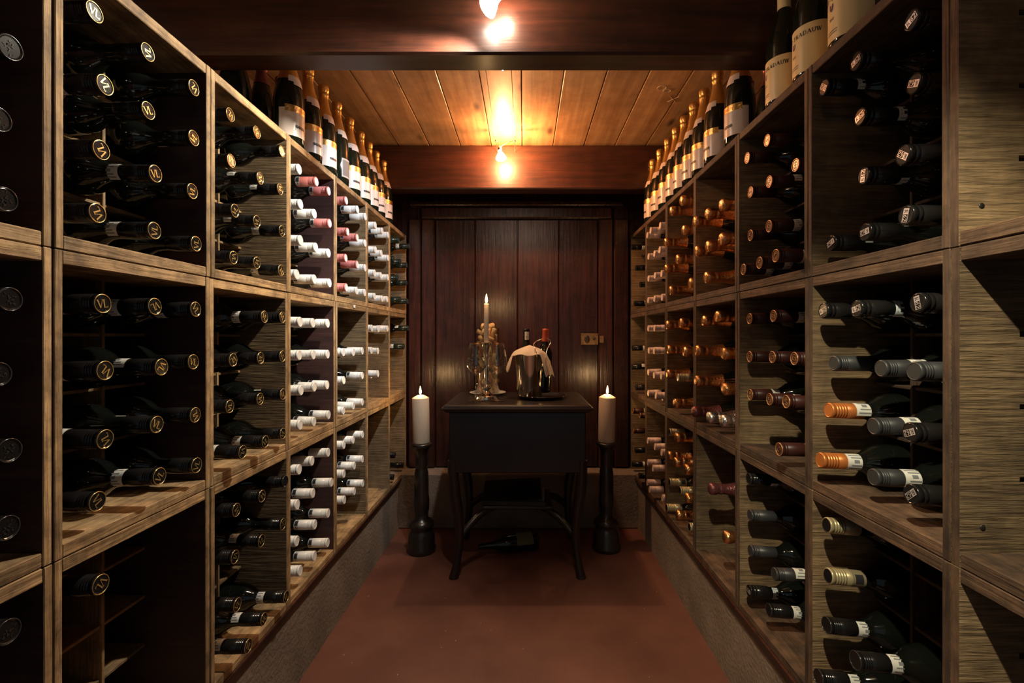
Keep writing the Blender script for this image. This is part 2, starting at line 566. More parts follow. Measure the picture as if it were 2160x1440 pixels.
def glyph(ch):
    """roman capital as strokes (polyline, width); returns quads and advance"""
    st, adv = [], 0.7
    sf = lambda x, y, h=0.13: st.append(([(x - h, y), (x + h, y)], 0.06))
    if ch == 'V':
        st += [([(0.08, 1), (0.42, 0)], TH), ([(0.78, 1), (0.44, 0.02)], TN)]
        sf(0.08, 0.98); sf(0.78, 0.98); adv = 0.86
    elif ch == 'L':
        st += [([(0.16, 0), (0.16, 1)], TH), ([(0.1, 0.035), (0.62, 0.035)], TN), ([(0.62, 0.0), (0.62, 0.2)], 0.06)]
        sf(0.16, 0.98); adv = 0.74
    elif ch == 'T':
        st += [([(0.38, 0), (0.38, 1)], TH), ([(0.02, 0.965), (0.74, 0.965)], TN), ([(0.04, 0.8), (0.04, 1)], 0.06), ([(0.72, 0.8), (0.72, 1)], 0.06)]
        sf(0.38, 0.03); adv = 0.82
    elif ch == 'R':
        st += [([(0.16, 0), (0.16, 1)], TH), ([(0.1, 0.96)] + arc(0.38, 0.73, 0.22, 0.235, 90, -90) + [(0.16, 0.5)], 0.1), ([(0.36, 0.5), (0.72, 0.03)], TH)]
        sf(0.16, 0.03); adv = 0.8
    elif ch == 'A':
        st += [([(0.08, 0), (0.42, 1)], TN), ([(0.42, 1), (0.78, 0)], TH), ([(0.22, 0.35), (0.64, 0.35)], 0.06)]
        sf(0.08, 0.03); sf(0.78, 0.03); adv = 0.9
    elif ch == 'D':
        st += [([(0.16, 0), (0.16, 1)], TH), ([(0.08, 0.97)] + arc(0.34, 0.5, 0.42, 0.47, 90, -90, 10) + [(0.08, 0.03)], 0.1)]
        adv = 0.88
    elif ch == 'U':
        st += [([(0.16, 1)] + [(0.16, 0.35)] + arc(0.42, 0.32, 0.26, 0.29, 180, 360, 8) + [(0.68, 1)], 0.12)]
        sf(0.16, 0.98); sf(0.68, 0.98); adv = 0.86
    elif ch == 'W':
        st += [([(0.06, 1), (0.30, 0)], TH), ([(0.30, 0), (0.54, 0.95)], TN), ([(0.50, 1), (0.76, 0)], TH), ([(0.76, 0), (1.0, 1)], TN)]
        sf(0.06, 0.98); sf(1.0, 0.98); adv = 1.1
    elif ch == 'J':
        st += [([(0.34, 1), (0.34, 0.1), (0.22, -0.1), (0.08, -0.08)], 0.13)]
        sf(0.34, 0.98); adv = 0.52
    elif ch == 'O':
        st += [(arc(0.44, 0.5, 0.38, 0.46, 0, 360, 16), 0.12)]
        adv = 0.92
    elif ch == 'B':
        st += [([(0.16, 0), (0.16, 1)], TH), ([(0.1, 0.96)] + arc(0.36, 0.74, 0.2, 0.22, 90, -90) + [(0.16, 0.52)], 0.1), ([(0.16, 0.52)] + arc(0.4, 0.27, 0.23, 0.25, 90, -90) + [(0.1, 0.03)], 0.1)]
        adv = 0.76
    elif ch == 'E':
        st += [([(0.16, 0), (0.16, 1)], TH), ([(0.1, 0.96), (0.6, 0.96)], TN), ([(0.16, 0.52), (0.5, 0.52)], TN), ([(0.1, 0.04), (0.62, 0.04)], TN), ([(0.62, 0.0), (0.62, 0.2)], 0.06), ([(0.6, 0.8), (0.6, 1)], 0.06)]
        adv = 0.72
    elif ch == '-':
        st += [([(0.08, 0.45), (0.36, 0.45)], 0.1)]
        adv = 0.44
    elif ch == '2':
        st += [(arc(0.32, 0.72, 0.24, 0.25, 170, -30, 8) + [(0.08, 0.05)], 0.13), ([(0.04, 0.06), (0.62, 0.06)], 0.13)]
        adv = 0.7
    elif ch == '6':
        st += [([(0.56, 0.95), (0.3, 0.85), (0.1, 0.5), (0.1, 0.3)], 0.13), (arc(0.34, 0.3, 0.24, 0.26, 0, 360, 12), 0.13)]
        adv = 0.7
    elif ch == '0':
        st += [(arc(0.32, 0.5, 0.26, 0.46, 0, 360, 14), 0.12)]
        adv = 0.7
    elif ch == '1':
        st += [([(0.32, 0), (0.32, 1)], 0.13), ([(0.12, 0.82), (0.32, 0.98)], 0.08)]
        adv = 0.55
    return st, adv


def lettering(text, h, centre=True, space=0.05, bold=1.0):
    quads, x = [], 0.0
    for ch in text:
        st, adv = glyph(ch)
        for line, wd in st:
            for i in range(len(line) - 1):
                quads.append([((a + x) * h, b * h) for a, b in seg(line[i], line[i + 1], wd * bold)])
        x += adv + space
    wtot = (x - space) * h
    if centre:
        quads = [[(a - wtot / 2, b - h / 2) for a, b in q] for q in quads]
    return quads


def flat(mb, quads, z, ang=0.0, mi=0, dx=0.0, dy=0.0):
    c, s_ = math.cos(ang), math.sin(ang)
    for i, q in enumerate(quads):
        qq = [(a + dx, b + dy) for a, b in q]
        n = len(qq)
        area = sum(qq[k][0] * qq[(k + 1) % n][1] - qq[(k + 1) % n][0] * qq[k][1] for k in range(n))
        if area < 0:
            qq = list(reversed(qq))
        mb.add([(a * c - b * s_, a * s_ + b * c, z + 0.00002 * (i % 5)) for a, b in qq], [tuple(range(len(qq)))], mi=mi)


def wrap(mb, quads, r, a_mid, z_mid, mi=0):
    """letters laid round a cylinder, reading left to right seen from outside"""
    for i, q in enumerate(quads):
        n = len(q)
        area = sum(q[k][0] * q[(k + 1) % n][1] - q[(k + 1) % n][0] * q[k][1] for k in range(n))
        if area < 0:
            q = list(reversed(q))
        rr = r + 0.00002 * (i % 5)
        mb.add([(rr * math.cos(a_mid + u / r), rr * math.sin(a_mid + u / r), z_mid + v) for u, v in q], [tuple(range(len(q)))], mi=mi)


def rect(x0, y0, x1, y1):
    return [(x0, y0), (x1, y0), (x1, y1), (x0, y1)]


# ------------------------------------------------------------------ the room
Y0, Y1 = -2.6 * U, 8.12 * U
WL, WR = LX - 1.12 * U, RX + 1.12 * U
CEIL = CAMH + 2.94 * U
struct('floor', MB().box(WL - 0.1, WR + 0.1, Y0, Y1 + 0.2, -0.08, 0).mesh('floor', FLOORM), 'red painted concrete floor')
struct('wall_left', MB().box(WL - 0.1, WL, Y0, Y1 + 0.2, 0, CEIL + 0.1).mesh('wall_left', CONC))
struct('wall_right', MB().box(WR, WR + 0.1, Y0, Y1 + 0.2, 0, CEIL + 0.1).mesh('wall_right', CONC))
ceil = struct('ceiling', MB().box(WL - 0.1, WR + 0.1, Y0, Y1 + 0.2, CEIL + 0.022, CEIL + 0.09).mesh('ceiling', IRON), 'pine plank ceiling')
PW = 0.475 * U
me_pl = MB().box(-PW / 2 + 0.0016, PW / 2 - 0.0016, Y0, Y1, 0, 0.02, 0.0022).mesh('ceiling_plank', CEILW)
k = -7
planks = []
while (k * 0.475 - 0.026) * U < WR:
    planks.append(link('ceiling_plank', me_pl, ceil, ((k * 0.475 - 0.026 + 0.2375) * U, 0, CEIL + random.uniform(0, 0.0015))))
    k += 1
# chalk mark 8X on the ceiling boards
c8 = px(1409, 191, F * 2.94 / (VY - 191))
mbk = MB()


def chalk(line):
    mbk.tube([(c8.x + a * 0.001, c8.y + b * 0.001, CEIL - 0.0006) for a, b in line], 0.0013, 5)


chalk([(-24 + 17 * math.sin(t * PI / 6) - 6, -22 + 0.9 * 17 * math.cos(t * PI / 6)) for t in range(13)])
chalk([(-24 + 15 * math.sin(t * PI / 6) + 20, -22 + 0.9 * 15 * math.cos(t * PI / 6) + 22) for t in range(13)])
chalk([(20, 40), (62, 92)])
chalk([(24, 88), (60, 44)])
link('chalk_mark', mbk.mesh('chalk_mark', CHALK), ceil)

# two cross beams
BEAM = [(3.75, 4.0, 2.25), (7.17, 7.44, 2.25)]
for y0, y1, zb in BEAM:
    struct('ceiling_beam', MB().box(WL, WR, y0 * U, y1 * U, CAMH + zb * U, CEIL - 0.010, 0.006).mesh('ceiling_beam', BEAMW), 'dark varnished beam across the ceiling')

# plinths under the racks and the step under the door
BOT = TOPZ - 3 * HC
struct('plinth_left', MB().box(WL, LX - 0.035 * U, Y0, 7.66 * U, 0, BOT - 0.006).mesh('plinth_left', CONC), 'plastered plinth under the racks')
struct('plinth_right', MB().box(RX + 0.05 * U, WR, Y0, 7.66 * U, 0, BOT - 0.006).mesh('plinth_right', CONC), 'plastered plinth under the racks')
struct('door_step', MB().box(WL, WR, 7.66 * U, Y1, 0, 0.89 * U, 0.006).mesh('door_step', CONC), 'plastered step below the cellar door')
for sx, x in ((-1, LX), (1, RX)):
    x0, x1 = (x - 1.05 * U, x + 0.004) if sx < 0 else (x - 0.004, x + 1.05 * U)
    struct('trim_%d' % (1 if sx < 0 else 2), MB().box(x0, x1, 1.0 * U, 8.0 * U, BOT - 0.006, BOT, 0.001).mesh('base_board', BEAMW))

# back wall boards, door frame and door
wb = struct('wall_back', MB().box(WL - 0.1, WR + 0.1, Y1 + 0.02, Y1 + 0.12, 0, CEIL + 0.1).mesh('wall_back', DOORW), 'dark varnished board wall')
x = -3.1
while x < 2.9:
    wd = 0.26 if (x > -2.2 and x < 2.0) else 0.5
    link('wall_board', MB().box(x * U + 0.001, (x + wd) * U - 0.001, Y1 - 0.004, Y1 + 0.02, 0.89 * U, CEIL, 0.003).mesh('wall_board', DOORW), wb)
    x += wd
DZ = 8.08
dx = lambda p: (p - VX) * DZ / F * U
door = struct('door_1', MB().box(dx(918), dx(1262), Y1 - 0.016, Y1 - 0.006, 0.90 * U, CAMH + 2.0 * U).mesh('door_backing', DOORW), 'dark varnished plank door')
ed = [920, 1003, 1092, 1178, 1260]
for a, b_ in zip(ed[:-1], ed[1:]):
    link('door_plank', MB().box(dx(a) + 0.0015, dx(b_) - 0.0015, Y1 - 0.036, Y1 - 0.016, 0.91 * U, CAMH + 1.99 * U, 0.004).mesh('door_plank', DOORW), door)
fr = struct('trim_3', MB().box(dx(890), dx(1290), Y1 - 0.05, Y1 - 0.004, CAMH + 2.0 * U, CAMH + 2.2 * U, 0.008).mesh('door_head', DOORW), 'moulded door head')
link('cornice', MB().box(dx(868), dx(1312), Y1 - 0.075, Y1 - 0.004, CAMH + 2.2 * U, CAMH + 2.27 * U, 0.006).mesh('cornice', DOORW), fr)
for a, b_ in ((864, 889), (891, 919), (1261, 1291), (1293, 1324)):
    link('door_jamb', MB().box(dx(a), dx(b_), Y1 - 0.048, Y1 - 0.004, 0.9 * U, CAMH + 2.0 * U, 0.007).mesh('door_jamb', DOORW), fr)
# rim lock on the door, with its keeper on the jamb
lk = link('rim_lock', MB().box(dx(1224), dx(1259.5), Y1 - 0.058, Y1 - 0.036, CAMH + (VY - 727) * DZ / F * U, CAMH + (VY - 703) * DZ / F * U, 0.002).mesh('rim_lock', BRASS), door)
lk['label'] = 'aged brass rim lock'
lc = CAMH + (VY - 715) * DZ / F * U
mbp = MB()
mbp.lathe([(0.019, 0), (0.019, 0.003), (0.014, 0.004), (0, 0.004)], 20)
p = link('lock_plate', mbp.mesh('lock_plate', IRON), lk, (dx(1236), Y1 - 0.058, lc), (PI / 2, 0, 0))
p.scale = (0.75, 1.1, 1)
link('thumb_turn', MB().lathe([(0.007, 0), (0.007, 0.012), (0.004, 0.014), (0, 0.014)], 16).mesh('thumb_turn', IRON), lk, (dx(1250.5), Y1 - 0.058, lc + 0.004), (PI / 2, 0, 0))
for a, b_ in ((1227, 706), (1257, 706), (1227, 724), (1253, 725)):
    link('screw', MB().lathe([(0.003, 0), (0.002, 0.002), (0, 0.002)], 8).mesh('screw', IRON), lk, (dx(a), Y1 - 0.058, CAMH + (VY - b_) * DZ / F * U), (PI / 2, 0, 0))
link('lock_keeper', MB().box(dx(1262), dx(1271), Y1 - 0.062, Y1 - 0.036, CAMH + (VY - 723) * DZ / F * U, CAMH + (VY - 708) * DZ / F * U, 0.002).mesh('lock_keeper', BRASS), lk)

# ------------------------------------------------------------------ crates
T_S, T_H = 0.0125, 0.020        # side and shelf board thickness
DEPTH = 1.08 * U
WC = U - 0.002
IN_H = HC - 2 * T_H - 0.001
IN_W = WC - 2 * T_S
DF, DB = 0.37 * U, 0.80 * U     # dividers from / to
_mc = {}


def crate_meshes(stained, slots, dark):
    key = (stained, slots, dark)
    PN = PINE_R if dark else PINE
    if key in _mc:
        return _mc[key]
    h = HC - 0.001
    side = MB()
    if slots:
        hs = [0.0] + [T_H + IN_H * q / 4 for q in (1, 2, 3)] + [h]
        side.box(0, 0.25 * U, -T_S / 2, T_S / 2, 0, h, front=1)
        side.box(0.78 * U, DEPTH, -T_S / 2, T_S / 2, 0, h)
        for i in range(4):
            side.box(0.25 * U, 0.78 * U, -T_S / 2, T_S / 2, hs[i] + (0.004 if i else 0), hs[i + 1] - (0.004 if i < 3 else 0))
    else:
        side.box(0, DEPTH, -T_S / 2, T_S / 2, 0, h, 0.0012, mi=0, front=1)
    sm = STAIN if stained else ROUGH_PINE
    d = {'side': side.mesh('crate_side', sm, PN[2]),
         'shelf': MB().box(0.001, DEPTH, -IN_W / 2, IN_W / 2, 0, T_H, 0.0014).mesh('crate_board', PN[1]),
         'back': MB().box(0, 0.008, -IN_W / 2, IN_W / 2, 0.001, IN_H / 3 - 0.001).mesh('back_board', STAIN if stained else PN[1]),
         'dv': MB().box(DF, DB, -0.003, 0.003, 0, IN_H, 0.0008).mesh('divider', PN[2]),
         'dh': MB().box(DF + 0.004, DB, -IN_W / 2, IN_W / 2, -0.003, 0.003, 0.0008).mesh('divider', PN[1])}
    _mc[key] = d
    return d


ORD = ['nearest', 'second', 'third', 'fourth', 'fifth', 'sixth', 'farthest']
TIER = ['top', 'middle', 'bottom']
SIDE = {'L': 'left', 'R': 'right'}


def crate_z(row):
    return TOPZ - (row + 1) * HC


for sd in 'LR':
    for bay in range(1, 8):
        for row in range(3):
            stained = sd == 'L' and bay in (1, 2, 4)
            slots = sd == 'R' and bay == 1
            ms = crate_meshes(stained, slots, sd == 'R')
            which = '%s crate' % ORD[bay - 1] if bay in (1, 7) else 'crate %s from camera' % ORD[bay - 1]
            state = 'empty' if slots else ('red-lined' if stained else 'open')
            c = thing('wine_crate', '%s pine wine %s, %s tier of the %s rack' % (state, which, TIER[row], SIDE[sd]), 'crate',
                      ((LX if sd == 'L' else RX) + random.uniform(-0.0015, 0.0015), (bay + 0.5) * U, crate_z(row)),
                      PI if sd == 'L' else 0.0, 'wooden crates of the %s rack' % SIDE[sd])
            for sg in (-1, 1):
                link('side_board', ms['side'], c, (0, sg * (WC - T_S) / 2, 0))
            link('bottom_board', ms['shelf'], c, (0, 0, 0))
            link('top_board', ms['shelf'], c, (0, 0, HC - 0.001 - T_H))
            for q in range(3):
                link('back_board', ms['back'], c, (DEPTH - 0.008, 0, T_H + IN_H * q / 3))
            if not slots:
                for q in (1, 2):
                    link('divider', ms['dv'], c, (0, -IN_W / 2 + IN_W * q / 3, T_H))
                for q in (1, 2, 3):
                    link('divider', ms['dh'], c, (0, 0, T_H + IN_H * q / 4))
            if slots:
                scm = MB().lathe([(0.0040, 0), (0.0040, 0.0006), (0.003, 0.0012), (0.0, 0.0012)], 10).mesh('screw', IRON)
                for zz in (0.055,):
                    link('screw', scm, c, (0.095 * U, WC / 2 - T_S, zz), (PI / 2, 0, 0))
# thin end panel closing each rack towards the door is the last crate's own side

# ------------------------------------------------------------------ bottles
LB = 0.302


def glass_mesh(kind):
    if kind == 'champagne':
        pr = [(0.0, 0.010), (0.020, 0.004), (0.034, 0.0), (0.0415, 0.003), (0.043, 0.010), (0.043, 0.135), (0.0415, 0.155), (0.037, 0.178), (0.030, 0.202), (0.0225, 0.226), (0.0170, 0.250), (0.0148, 0.270), (0.0140, 0.300)]
        return MB().lathe(pr, 28, cap0=False).mesh('champagne_glass', GLASSG)
    if kind == 'burgundy':
        pr = [(0.0, 0.010), (0.020, 0.004), (0.034, 0.0), (0.0400, 0.003), (0.0410, 0.010), (0.0410, 0.140), (0.0395, 0.158), (0.034, 0.180), (0.026, 0.203), (0.0185, 0.224), (0.0148, 0.245), (0.0140, 0.290)]
        return MB().lathe(pr, 28, cap0=False).mesh('burgundy_glass', GLASSG)
    pr = [(0.0, 0.012), (0.018, 0.006), (0.030, 0.0), (0.0365, 0.003), (0.0375, 0.010), (0.0375, 0.176), (0.0355, 0.191), (0.029, 0.206), (0.0205, 0.218), (0.0158, 0.228), (0.0143, 0.240), (0.0138, 0.300)]
    return MB().lathe(pr, 24, cap0=False).mesh('bottle_glass', GLASS)


def cap_mesh(name, m, m_end, length, ridge=0.022, r=0.0152, nr=4, knurl=False, lip=0.0006):
    """screw cap with rolled rings near its closed end, end face separate material"""
    z1, z0 = LB, LB - length
    pr = [(r - 0.0006, z0), (r, z0 + 0.001)]
    a, b = z1 - ridge, z1 - 0.006
    for i in range(nr):
        zc = a + (b - a) * (i + 0.5) / nr
        pr += [(r, zc - 0.0016), (r - 0.0011, zc - 0.0008), (r - 0.0011, zc + 0.0008), (r, zc + 0.0016)]
    pr += [(r, z1 - 0.002), (r - 0.0008, z1 - 0.0004), (r - 0.0022, z1)]
    mb = MB().lathe(pr, 24, cap0=False, cap1=False)
    mb.lathe([(r - 0.0022, z1), (r - 0.0030, z1 - lip)], 24, mi=1, smooth=False, cap0=False)
    return mb.mesh(name, m, m_end)


def foil_mesh(name, m, lo=0.205, standing=False):
    rnd = random.Random(3)
    pr = [(0.0340 if lo < 0.21 else 0.0234, lo), (0.0310 if lo < 0.21 else 0.0208, lo + 0.010)] + ([(0.0268, 0.217)] if lo < 0.21 else []) + [(0.0228 if lo < 0.21 else 0.0198, 0.230 if lo < 0.21 else 0.242), (0.0182, 0.252), (0.0160, 0.264), (0.0156, 0.276), (0.0168, 0.279), (0.0170, 0.284), (0.0156, 0.287), (0.0165, 0.291), (0.0182, 0.297), (0.0186, 0.306), (0.0178, 0.313), (0.0140, 0.317), (0.006, 0.3185), (0.0001, 0.318)]
    n = 26
    vs, fs = [], []
    for i, (r, z) in enumerate(pr):
        for k_ in range(n):
            a = 2 * PI * k_ / n
            amp = 0.0009 if z > 0.262 else 0.0003
            rr = r + rnd.uniform(-amp, amp) if r > 0.002 else r
            vs.append((rr * math.cos(a), rr * math.sin(a), z + (rnd.uniform(-0.0008, 0.0008) if 0.262 < z < 0.315 else 0)))
    for i in range(len(pr) - 1):
        for k_ in range(n):
            k2 = (k_ + 1) % n
            fs.append((i * n + k_, i * n + k2, (i + 1) * n + k2, (i + 1) * n + k_))
    mb = MB().add(vs, fs, True)
    return mb.mesh(name, m)


def ring_mesh(name, m, r, tube_r, z):
    return MB().tube([(r * math.cos(2 * PI * i / 28), r * math.sin(2 * PI * i / 28), z) for i in range(28)], tube_r, 6, closed=True).mesh(name, m)


M = {}
M['glass'] = glass_mesh('bordeaux')
M['champ'] = glass_mesh('champagne')
M['burg'] = glass_mesh('burgundy')
M['cap_black'] = cap_mesh('black_screw_cap', BLACKCAP, BLACKCAP, 0.052)
M['cap_white'] = cap_mesh('white_screw_cap', WHITECAP, WHITECAP, 0.062, nr=5)
M['cap_pink'] = cap_mesh('rose_screw_cap', PINKCAP, WHITECAP, 0.062, nr=5)
M['cap_blush'] = cap_mesh('blush_screw_cap', BLUSHCAP, BLUSHCAP, 0.062, nr=6, ridge=0.03)
M['cap_green'] = cap_mesh('green_screw_cap', GREENCAP, GREENCAP, 0.055)
M['cap_r62'] = cap_mesh('black_wide_cap', BLACKCAP, BLACKCAP, 0.050, r=0.0158, nr=2, ridge=0.020)
M['cap_plain'] = cap_mesh('charcoal_screw_cap', CHARCOAL, CHARCOAL, 0.066, nr=4)
M['cap_copper'] = cap_mesh('copper_screw_cap', COPPERCAP, COPPERCAP, 0.066, nr=5, ridge=0.032)
M['cap_gold'] = cap_mesh('olive_screw_cap', OLIVECAP, BLACKCAP, 0.060, nr=5, ridge=0.032)
M['cap_maroon'] = cap_mesh('maroon_capsule', MAROONCAP, MAROONCAP, 0.056, nr=2, ridge=0.016)
M['foil_copper'] = foil_mesh('copper_foil', COPPERFOIL, 0.228)
M['foil_silver'] = foil_mesh('silver_foil', SILVERFOIL, 0.228)
M['foil_plum'] = foil_mesh('plum_foil', PLUMFOIL, 0.228)
M['foil_gold'] = foil_mesh('gold_foil', GOLDFOIL, 0.194)
M['ring_gold'] = ring_mesh('gold_ring', GOLD, 0.0142, 0.0006, LB - 0.0002)
M['ring_copper'] = ring_mesh('copper_ring', COPPERINK, 0.0138, 0.0009, LB - 0.0002)
M['ring_pale'] = ring_mesh('pale_gold_ring', GOLD, 0.0146, 0.0005, LB - 0.0003)
mb = MB()
flat(mb, lettering('VL', 0.0125, space=-0.06), LB + 0.0001)
M['emb_vl'] = mb.mesh('gold_letters', GOLD)
mb = MB()
flat(mb, [rect(-0.0105, -0.0052, 0.0105, -0.0044), rect(-0.0105, 0.0044, 0.0105, 0.0052), rect(-0.0105, -0.0052, -0.0098, 0.0052), rect(0.0098, -0.0052, 0.0105, 0.0052), rect(-0.0105, -0.0052, -0.0015, 0.0052)], LB + 0.0001, mi=0)
flat(mb, lettering('R', 0.0070), LB + 0.0004, mi=1, dx=-0.0060)
flat(mb, lettering('62', 0.0070), LB + 0.0004, mi=0, dx=0.0042)
M['emb_r62'] = mb.mesh('silver_plate_letters', SILVERINK, INK)
mb = MB()
flat(mb, [seg(a, b, 0.0016) for ln in ([arc(-0.001, 0.003, 0.004, 0.003, 30, 250, 7)], [arc(0.001, -0.003, 0.004, 0.003, 210, 430, 7)]) for l_ in ln for a, b in zip(l_[:-1], l_[1:])], LB + 0.0001)
flat(mb, [seg(a, b, 0.0006) for l_ in [arc(0, 0, 0.0098, 0.0098, 0, 360, 20)] for a, b in zip(l_[:-1], l_[1:])], LB + 0.0001)
M['emb_swirl'] = mb.mesh('copper_emblem', COPPERINK)
mb = MB()
rr = random.Random(5)
for i in range(16):
    a, b = rr.uniform(0, 2 * PI), rr.uniform(0.001, 0.0085)
    flat(mb, [seg((b * math.cos(a), b * math.sin(a)), (b * math.cos(a) + rr.uniform(-0.003, 0.003), b * math.sin(a) + rr.uniform(-0.003, 0.003)), 0.0010)], LB + 0.0002)
M['emb_relief'] = mb.mesh('embossed_relief', mat('embossed_black', (0.05, 0.05, 0.05), 0.2, metal=0.4))
M['ring_black'] = ring_mesh('black_ring', mat('embossed_black', (0.05, 0.05, 0.05)), 0.0145, 0.0009, LB - 0.0002)


def neck_label(name, m, z0, z1, half, prints, r=0.01555):
    mb = MB().patch(r, z0, z1, -half, half, 10, mi=0)
    for (u0, v0, u1, v1, mi) in prints:           # fractions across the arc and along the neck
        mb.patch(r + 0.0002, z0 + (z1 - z0) * v0, z0 + (z1 - z0) * v1, -half + 2 * half * u0, -half + 2 * half * u1, 4, mi=mi, thick=0.0001)
    return mb.mesh(name, m, INKGREY, INK, REDINK)


LINES = [(0.12, 0.12, 0.18, 0.88, 1), (0.82, 0.12, 0.88, 0.88, 1), (0.3, 0.2, 0.36, 0.8, 1), (0.45, 0.35, 0.60, 0.65, 1), (0.68, 0.2, 0.74, 0.8, 1)]
M['lab_white'] = neck_label('neck_label', PAPER, 0.214, 0.248, 1.15, LINES)
M['lab_grey'] = neck_label('neck_label', GREYPAPER, 0.212, 0.244, 1.15, [(0.1, 0.1, 0.14, 0.9, 1), (0.86, 0.1, 0.9, 0.9, 1), (0.1, 0.1, 0.9, 0.15, 1), (0.1, 0.85, 0.9, 0.9, 1), (0.3, 0.25, 0.45, 0.75, 2), (0.55, 0.25, 0.70, 0.75, 2)])
M['lab_sleeve'] = neck_label('sleeve_label', PAPER, 0.222, 0.256, 1.25, LINES, r=0.0158)
M['crest'] = neck_label('printed_band', GREYPAPER, 0.241, 0.254, 1.3, [(0.3, 0.1, 0.7, 0.9, 2), (0.1, 0.4, 0.25, 0.6, 1), (0.75, 0.4, 0.9, 0.6, 3)], r=0.01535)
M['lab_gold'] = neck_label('sleeve_label', mat('olive_label', (0.20, 0.17, 0.10), 0.5), 0.236, 0.262, 1.4, [(0.3, 0.2, 0.7, 0.8, 2)], r=0.0154)

KIND = {  # look words, glass, cap, [end parts], side label
    'vl': ('gold-lettered black-capped', 'glass', 'cap_black', ['ring_gold', 'emb_vl'], 'lab_white'),
    'emb': ('embossed black-capped', 'glass', 'cap_black', ['ring_black', 'emb_relief'], None),
    'white': ('white-capped', 'glass', 'cap_white', [], 'crest'),
    'pink': ('rose-capped', 'glass', 'cap_pink', [], 'crest'),
    'green': ('dark green-capped', 'glass', 'cap_green', ['ring_black'], 'lab_white'),
    'r62': ('silver-plated black-capped', 'glass', 'cap_r62', ['emb_r62'], 'lab_grey'),
    'plain': ('plain charcoal-capped', 'glass', 'cap_plain', [], 'lab_sleeve'),
    'copper': ('copper-capped', 'glass', 'cap_copper', [], 'lab_sleeve'),
    'gold': ('gold-ringed', 'glass', 'cap_gold', [], 'lab_gold'),
    'maroon': ('copper-emblem maroon-capped', 'glass', 'cap_maroon', ['ring_copper', 'emb_swirl'], 'lab_white'),
    'black': ('black-capped', 'glass', 'cap_black', ['ring_black'], 'lab_white'),
    'blush': ('blush-capped', 'glass', 'cap_blush', ['ring_pale'], None),
    'foil': ('copper-foiled', 'champ', 'foil_copper', [], None),
    'silver': ('silver-foiled', 'champ', 'foil_silver', [], None),
    'plum': ('plum-foiled', 'champ', 'foil_plum', [], 'lab_grey'),
}
NROW = ['first', 'second', 'third', 'bottom']
NCOL = ['near', 'middle', 'far']


def cell(sd, bay, row, r, c):
    """depth of the cell middle, height of its floor (metres)"""
    y = bay * U + 0.001 + T_S + IN_W * (c + 0.5) / 3
    z = crate_z(row) + T_H + IN_H * (3 - r) / 4 + (0.003 if r < 3 else 0.0)
    return y, z


def lay_bottle(sd, bay, row, r, c, cx, cy, kind, lab):
    look, g, cp, ends, sl = KIND[kind]
    champ = g == 'champ'
    length = 0.318 if champ else LB
    rad = 0.043 if champ else 0.0375
    yc, zf = cell(sd, bay, row, r, c)
    off = abs(cx - VX)
    front = abs(LX if sd == 'L' else RX)
    D = off * yc / F
    lo, hi = front - 0.30 * U, front + (0.02 if champ else 0.10) * U
    y = yc
    if D < lo or D > hi:
        D = min(max(D, lo), hi)
        y = F * D / off
    lim = IN_W / 6 - 0.014
    if abs(y - yc) > lim:
        y = yc + max(-lim, min(lim, y - yc))
        D = min(max(off * y / F, lo), hi)
    s_ = -1 if sd == 'L' else 1
    z = CAMH + (VY - cy) * y / F
    zr = zf + rad + 0.0008
    z = max(z, zf + 0.018)
    z = min(z, zf + IN_H / 4 - 0.022)
    z = max(zr - 0.030, min(zr + 0.030, z))
    tip = Vector((s_ * D, y, z))
    # base end: resting on its divider, centred in the cell
    room = IN_W / 6 - rad - 0.0045
    yb = yc + max(-room, min(room, (y - yc) * 0.5))
    dy = yb - y
    dz = zr - z
    # keep the middle of the body inside the cell when it slopes
    run = math.sqrt(max(length ** 2 - dy ** 2 - dz ** 2, 0.01))
    base = Vector((s_ * (D + run), yb, zr))
    d = (tip - base).normalized()
    q = Vector((0, 0, 1)).rotation_difference(d)
    # roll so that local +x faces the wanted way
    if lab is None:
        roll = random.uniform(0, 2 * PI)
    else:
        want = Vector((0, -math.cos(lab), math.sin(lab)))
        lx = q @ Vector((1, 0, 0))
        want = (want - d * want.dot(d)).normalized()
        roll = math.atan2(d.dot(lx.cross(want)), lx.dot(want))
    q = q @ Quaternion((0, 0, 1), roll)
    t = thing('champagne_bottle' if champ else 'wine_bottle',
              '%s bottle, %s row, %s slot, %s-tier crate %s, %s rack' % (look, NROW[r], NCOL[c], TIER[row], {0: 'nearest camera', 6: 'nearest door'}.get(bay - 1, ORD[bay - 1] + ' from camera'), SIDE[sd]),
              'bottle', base, 0, 'bottles lying in the %s rack' % SIDE[sd])
    t.rotation_mode = 'QUATERNION'
    t.rotation_quaternion = q
    link('glass_body', M[g], t)
    cpo = link('foil' if champ else 'cap', M[cp], t)
    for e in ends:
        a = random.uniform(0, 2 * PI)
        link('cap_ring' if e.startswith('ring') else 'cap_emblem', M[e], cpo, (0, 0, 0), (0, 0, a))
    if sl and (lab is not None or random.random() < 0.5):
        link('neck_label', M[sl], t)
    return t


